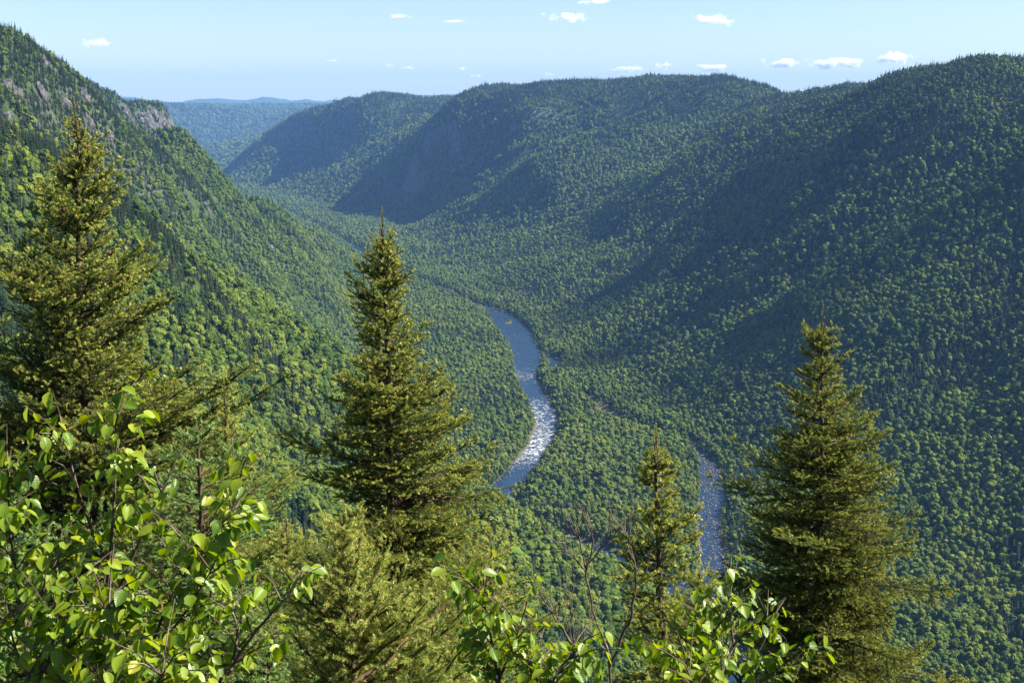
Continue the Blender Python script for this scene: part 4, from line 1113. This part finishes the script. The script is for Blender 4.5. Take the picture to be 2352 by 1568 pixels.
birch('leafy birch sapling with the topmost twig, left of the thin spruce sapling', 3.6,
      [[(240, 1568), (232, 1430), (250, 1300), (262, 1150), (266, 1040), (268, 950)], [(240, 1420), (300, 1290), (345, 1180), (395, 1080)], [(250, 1300), (205, 1200), (170, 1090), (150, 1010)]], 30, seed=71, start=0.1)
birch('birch sapling cut by the left edge of the picture', 3.5,
      [[(70, 1600), (60, 1450), (40, 1330), (22, 1210), (18, 1090)], [(60, 1450), (110, 1330), (150, 1240)]], 36, seed=75)
birch('dense leafy birch sapling in the lower left corner', 3.1,
      [[(100, 1640), (110, 1540), (130, 1440), (170, 1340)], [(110, 1540), (200, 1440), (260, 1380)], [(100, 1600), (40, 1500), (20, 1420)]], 52, seed=79, leaf_size=0.038)
birch('birch sapling with dark leaves in front of the fir, lower left', 3.4,
      [[(330, 1640), (340, 1520), (380, 1400), (440, 1290), (480, 1215)], [(340, 1500), (400, 1440), (455, 1360), (490, 1300)], [(335, 1560), (290, 1450), (300, 1360)]], 40, seed=83)
birch('small birch twig rising in front of the thin spruce sapling', 3.5,
      [[(430, 1640), (470, 1450), (500, 1280), (530, 1180), (548, 1115)]], 9, seed=87, start=0.55, leaf_size=0.038)
birch('birch sapling leaning right beside the nearest young spruce', 3.3,
      [[(500, 1660), (530, 1540), (580, 1460), (640, 1390), (680, 1350)], [(530, 1540), (545, 1450), (530, 1390)], [(520, 1580), (480, 1500), (460, 1440)]], 26, seed=91)
birch('upright birch sapling at the bottom centre, right of the nearest young spruce', 3.8,
      [[(1150, 1640), (1140, 1540), (1125, 1450), (1115, 1390), (1105, 1345)], [(1145, 1560), (1180, 1480), (1200, 1420)], [(1150, 1620), (1220, 1560), (1290, 1540)], [(1140, 1560), (1100, 1490), (1085, 1440)]], 44, seed=95, start=0.12)
birch('round leafy birch sapling at the bottom between the two right-hand spruces', 4.2,
      [[(1700, 1640), (1690, 1530), (1680, 1440), (1672, 1370)], [(1695, 1560), (1750, 1480), (1775, 1425)], [(1695, 1560), (1640, 1480), (1620, 1420)], [(1700, 1600), (1780, 1540), (1830, 1500)], [(1700, 1600), (1620, 1540), (1580, 1500)]], 46, seed=99, start=0.12)

birch('low birch sprays along the bottom edge, right of the upright birch sapling', 3.6,
      [[(1260, 1660), (1265, 1580), (1290, 1530), (1320, 1500)], [(1262, 1610), (1230, 1550), (1200, 1520)]], 24, seed=103, start=0.1)
birch('low birch sprays at the bottom edge in front of the little spruce shoot', 3.9,
      [[(1600, 1680), (1595, 1600), (1580, 1540), (1560, 1510)], [(1600, 1640), (1650, 1570), (1660, 1540)]], 22, seed=107, start=0.1)
birch('low birch sprays filling the bottom edge under the left birch saplings', 3.0,
      [[(230, 1720), (225, 1620), (240, 1540), (280, 1480)], [(228, 1660), (160, 1580), (130, 1530)], [(230, 1680), (330, 1600), (380, 1540)]], 44, seed=111, start=0.1)
# ------------------------------------------------------------------ bare shrub
def bare_shrub(label, depth, stems, seed):
    r_ = np.random.default_rng(seed)
    Y = pix(*stems[0][0][:2], depth)[1]; f0 = pix_at_y(*stems[0][0][:2], Y)
    base = np.array((f0[0], Y, float(ground(f0[0], Y))))
    root = bpy.data.objects.new('bare_shrub', None); root.empty_display_size = 0.2; col.objects.link(root); root.location = tuple(base)
    for k, st in enumerate(stems):
        dy = 0 if k == 0 else r_.uniform(-.2, .2)
        P = np.array([pix_at_y(u, v, Y + dy * min(1, i * .5)) - base for i, (u, v) in enumerate(st)])
        if k == 0: P = np.vstack([[P[0][0], 0, -0.1], P])
        Pl = smooth_poly(P, 5); Pl[2:] += r_.normal(0, .0035, (len(Pl) - 2, 3))
        V, F = tube(Pl, np.linspace(0.0072 if k < 2 else 0.004, 0.0012, len(Pl)), 6)
        sm = put('stem', mesh_np('stem', V, F, [M_DEADTWIG], smooth=True), root)
        for j in range(10 if k < 2 else 5):
            i = r_.integers(len(Pl) // 3, len(Pl) - 1); p = Pl[i]; tan = unit(Pl[min(i + 1, len(Pl) - 1)] - Pl[i - 1])
            d = unit(tan + np.array((r_.choice((-1, 1)) * r_.uniform(.3, .8), r_.uniform(-.5, .5), .2)))
            ln = r_.uniform(.06, .2)
            V, F = tube(np.array([p, p + d * ln * .5 + r_.normal(0, .006, 3), p + unit(d + (0, 0, .4)) * ln]), [.0022, .0016, .0008], 4)
            put('twig', mesh_np('twig', V, F, [M_DEADTWIG]), sm)
    tag(root, label, 'shrub')
bare_shrub('bare leafless shrub with thin forking grey-brown stems at the bottom', 5.0,
           [[(1402, 1600), (1398, 1500), (1370, 1420), (1345, 1310), (1330, 1230), (1325, 1170), (1322, 1130)],
            [(1400, 1530), (1440, 1430), (1462, 1330), (1448, 1260), (1428, 1200)], [(1345, 1310), (1310, 1270), (1292, 1245)], [(1345, 1320), (1362, 1240), (1352, 1190)],
            [(1398, 1500), (1360, 1450), (1345, 1370)], [(1345, 1300), (1400, 1240), (1420, 1210)]], 5)
bare_shrub('smaller bare shrub with thin upright twigs left of the forked bare shrub', 5.2,
           [[(1325, 1600), (1320, 1480), (1310, 1390), (1305, 1310)], [(1322, 1500), (1285, 1430), (1270, 1380)], [(1320, 1590), (1250, 1490), (1240, 1450)]], 9)

# ------------------------------------------------------------------ low growth on the look-out slope
def undergrowth():
    B = Buf(); r_ = np.random.default_rng(77)
    n = 26000
    X = r_.uniform(-7.5, 8.5, n); Yy = r_.uniform(1.2, 17, n); k = np.abs(X) < 1.5 + Yy * 0.55; X, Yy = X[k], Yy[k]
    cl = fbm(X / .8, Yy / .8, 5, 3); k = cl > -0.25; X, Yy, cl = X[k], Yy[k], cl[k]
    zz = ground(X, Yy) + r_.random(len(X)) ** 1.5 * (0.10 + 0.32 * np.clip(cl + .3, 0, 1))
    V, F = leaf_quads(np.stack([X, Yy, zz], -1), np.tile(np.array((0.2, -0.2, 1.0)), (len(X), 1)), 0.035, r_)
    B.add(V, F, 0)
    return B.mesh('undergrowth', [M_COVER])
tag(put('undergrowth', undergrowth()), 'low leafy undergrowth on the slope below the look-out', 'plants', None, 'stuff')

# ------------------------------------------------------------------ boulders in and along the river
BM = [mesh_np('boulder', *rock_mesh(300 + k, 2), [M_BOULDER]) for k in range(6)]
bould = []
r_ = np.random.default_rng(41)
def strew(line, n, amin, amax, spread, q0=0.0, q1=1.0, centre=False):
    for _ in range(n):
        i = int((q0 + (q1 - q0) * r_.random()) * (len(line) - 2)); f = r_.random()
        P = line[i] + (line[i + 1] - line[i]) * f; tan = unit(line[i + 1][:2] - line[i][:2]); nor = np.array((-tan[1], tan[0]))
        off = r_.uniform(-.5, .5) * P[2] * 1.05 if centre else r_.choice((-1, 1)) * (P[2] * 0.5 - abs(r_.normal(0, spread)) + 1.5)
        x, y = P[:2] + nor * off
        s = r_.uniform(amin, amax) * (0.6 + 0.8 * r_.random() ** 3)
        bould.append((x, y, max(-1.1, float(ground(x, y))) + s * 0.12, s))
strew(LINES[1], 900, 0.5, 1.6, 3, 0.0, 1.0, True)
strew(LINES[0], 620, 0.5, 1.8, 3.5, 0.25, 0.98)
strew(LINES[0], 150, 0.6, 1.5, 3.0, 0.30, 0.98, True)
strew(LINES[3], 260, 0.5, 1.3, 2.0, 0.0, 1.0, True)
bould.sort(key=lambda b: -b[3] / (b[1] + 1))
for k, (x, y, z, s) in enumerate(bould[:180]):
    tag(put('boulder', BM[k % 6], None, (x, y, z), (r_.uniform(-.3, .3), r_.uniform(-.3, .3), r_.uniform(0, 6.3)), (s, s * r_.uniform(.7, 1.1), s * r_.uniform(.45, .7))),
        'brown-grey boulder lying in the river bed', 'boulder', 'boulders in the river bed')
B = Buf()
for k, (x, y, z, s) in enumerate(bould[180:]):
    V, F = rock_mesh(400 + k, 1) if k < 12 else rocks[k % 12]
    if k < 12: rocks = (rocks if k else []) + [(V, F)]
    a = r_.uniform(0, 6.3); ca, sa = math.cos(a), math.sin(a)
    B.add(V @ np.array(((ca, sa, 0), (-sa, ca, 0), (0, 0, 0.6))) * s + (x, y, z), F)
tag(put('river_stones', B.mesh('river_stones', [M_BOULDER])), 'stones strewn along the river banks and shallow channel', 'stones', None, 'stuff')

# ------------------------------------------------------------------ clouds
def cloud_material():
    m, nt, N, L, out = material('cloud')
    tc = N.new('ShaderNodeTexCoord'); at = N.new('ShaderNodeObjectInfo')
    ma = N.new('ShaderNodeVectorMath'); ma.operation = 'MULTIPLY_ADD'; ma.inputs[1].default_value = (2, 2, 2); ma.inputs[2].default_value = (-1, -1, -0.9)
    L.new(tc.outputs['Generated'], ma.inputs[0])
    ln = N.new('ShaderNodeVectorMath'); ln.operation = 'LENGTH'; L.new(ma.outputs[0], ln.inputs[0])
    sc = N.new('ShaderNodeVectorMath'); sc.operation = 'MULTIPLY_ADD'; sc.inputs[1].default_value = (3.2, 2.0, 1.3); L.new(tc.outputs['Generated'], sc.inputs[0])
    rs = N.new('ShaderNodeMath'); rs.operation = 'MULTIPLY'; rs.inputs[1].default_value = 57.0; L.new(at.outputs['Random'], rs.inputs[0]); L.new(rs.outputs[0], sc.inputs[2])
    nz = N.new('ShaderNodeTexNoise'); nz.inputs['Scale'].default_value = 1.6; nz.inputs['Detail'].default_value = 5; nz.inputs['Roughness'].default_value = 0.6
    L.new(sc.outputs[0], nz.inputs['Vector'])
    a = N.new('ShaderNodeMath'); a.operation = 'MULTIPLY_ADD'; a.inputs[1].default_value = 3.4; a.inputs[2].default_value = -1.1; L.new(nz.outputs['Fac'], a.inputs[0])
    b = N.new('ShaderNodeMath'); b.operation = 'MULTIPLY_ADD'; b.inputs[1].default_value = -1.25; L.new(ln.outputs['Value'], b.inputs[0]); L.new(a.outputs[0], b.inputs[2])
    c_ = N.new('ShaderNodeMath'); c_.operation = 'MULTIPLY'; c_.use_clamp = False; c_.inputs[1].default_value = 0.032; L.new(b.outputs[0], c_.inputs[0])
    d = N.new('ShaderNodeMath'); d.operation = 'MAXIMUM'; d.inputs[1].default_value = 0.0; L.new(c_.outputs[0], d.inputs[0])
    v = N.new('ShaderNodeVolumePrincipled'); v.inputs['Color'].default_value = (1, 1, 1, 1); v.inputs['Anisotropy'].default_value = 0.0
    L.new(d.outputs[0], v.inputs['Density'])
    L.new(v.outputs[0], out.inputs['Volume'])
    return m
M_CLOUD = cloud_material()
def cloud_mesh(w, h, seed):
    r_ = np.random.default_rng(seed); B = Buf()
    n = 9
    v, f = ICO[3]
    # one closed lumpy shell: flat base, billowed top
    x = v[:, 0]; env = np.zeros(len(v))
    for k in range(14):
        d = unit(np.array((r_.uniform(-1, 1), r_.uniform(-1, 1), r_.uniform(0.0, 1)))); c_ = v @ d
        env = np.maximum(env, np.exp(-((1 - c_) / 0.10)) * r_.uniform(0.25, 0.6))
    r0 = 0.72 + env + 0.10 * fbm(v[:, 0] * 3 + seed, v[:, 2] * 3 + v[:, 1] * 2, seed, 3)
    V = v * r0[:, None]
    V[:, 2] = np.where(V[:, 2] < -0.12, -0.12 + (V[:, 2] + 0.12) * 0.15, V[:, 2])
    return mesh_np('cloud', V * np.array((w * 0.62, w * 0.5, h * 0.95)), f, [M_CLOUD], smooth=True)
CLOUDS = [(232, 112, 108, 26, 12000, 'puffy white cloud over the headland on the left'),
          (310, -2, 150, 14, 9000, 'thin cloud cut by the top edge on the left'),
          (1300, 52, 100, 28, 14000, 'bright wispy cloud above the middle mountain'),
          (1368, 10, 90, 20, 13000, 'faint cloud at the top edge, above the middle mountain'),
          (1250, 38, 26, 12, 14000, 'little cloud left of the bright wispy cloud'),
          (1628, 58, 108, 32, 14000, 'bright flat-based cloud above the rounded right-hand summit'),
          (765, 144, 32, 10, 22000, 'tiny cloud above the far blue mountains'),
          (897, 156, 26, 14, 24000, 'small cloud low over the valley, left of a pair'),
          (938, 160, 40, 10, 24000, 'small cloud low over the valley, right of a pair'),
          (1062, 164, 38, 14, 25000, 'small cloud just above the plateau, upper of two'),
          (1092, 178, 34, 11, 25000, 'small cloud just above the plateau, lower of two'),
          (1255, 174, 40, 9, 26000, 'flat little cloud over the middle ridge'),
          (920, 42, 70, 14, 15000, 'faint cloud high over the far hills'),
          (1040, 52, 66, 10, 15000, 'faint flat cloud right of the high faint cloud'),
          (1440, 166, 110, 18, 27000, 'cloud bank peeping over the middle mountain top'),
          (1530, 160, 60, 22, 27000, 'small cloud over the dip of the middle mountain'),
          (1640, 162, 90, 20, 27000, 'cloud resting on the rounded summit'),
          (1790, 156, 130, 26, 27000, 'long low cloud above the notch on the right, left part'),
          (1900, 156, 170, 30, 27000, 'long low cloud above the notch on the right, middle part'),
          (2050, 146, 110, 34, 27000, 'heaped low cloud beside the right mountain skyline')]
for k, (u, v, w, h, t, label) in enumerate(CLOUDS):
    P = pix(u, v, t); q = t / FPX
    tag(put('cloud', cloud_mesh(w * q, h * q, 500 + k), None, tuple(P)), label, 'cloud', 'small fair-weather clouds')
# clouds over the right-hand slope, out of the frame: their shadows lie on it in the photograph
for k, (u, v, w, label) in enumerate([(1500, 775, 120, 'fair-weather cloud overhead, shading the foot of the right slope'), (1830, 330, 150, 'fair-weather cloud overhead, shading the upper right slope'), (2300, 420, 110, 'fair-weather cloud overhead, shading the slope at the right edge')]):
    P = hit(u, v); d = np.array(sdir); P = P + d * (1250 - P[2]) / d[2]
    tag(put('cloud', cloud_mesh(w * 2, w * 0.7, 540 + k), None, tuple(P), (0, 0, 1.1 + k)), label, 'cloud', 'small fair-weather clouds')

# ------------------------------------------------------------------ haze: the air of the valley
def haze_material():
    m, nt, N, L, out = material('valley_air')
    v = N.new('ShaderNodeVolumePrincipled')
    v.inputs['Color'].default_value = (0.22, 0.46, 1.0, 1)
    v.inputs['Density'].default_value = 0.000048
    v.inputs['Anisotropy'].default_value = 0.0
    L.new(v.outputs[0], out.inputs['Volume'])
    return m
hx, hz0, hz1 = 20800, float(Z.min()) - 1.2, max(CAMZ + 60.0, float(Z.max()) + 25.0)
hv = np.array([(x, y, z) for z in (hz0, hz1) for y in (-hx, hx) for x in (-hx, hx)], float)
hf = np.array([(0, 2, 3, 1), (4, 5, 7, 6), (0, 1, 5, 4), (2, 6, 7, 3), (0, 4, 6, 2), (1, 3, 7, 5)])
tag(put('haze', mesh_np('haze', hv, hf, [haze_material()])), 'pale blue haze filling the air of the valley', None, None, 'stuff')
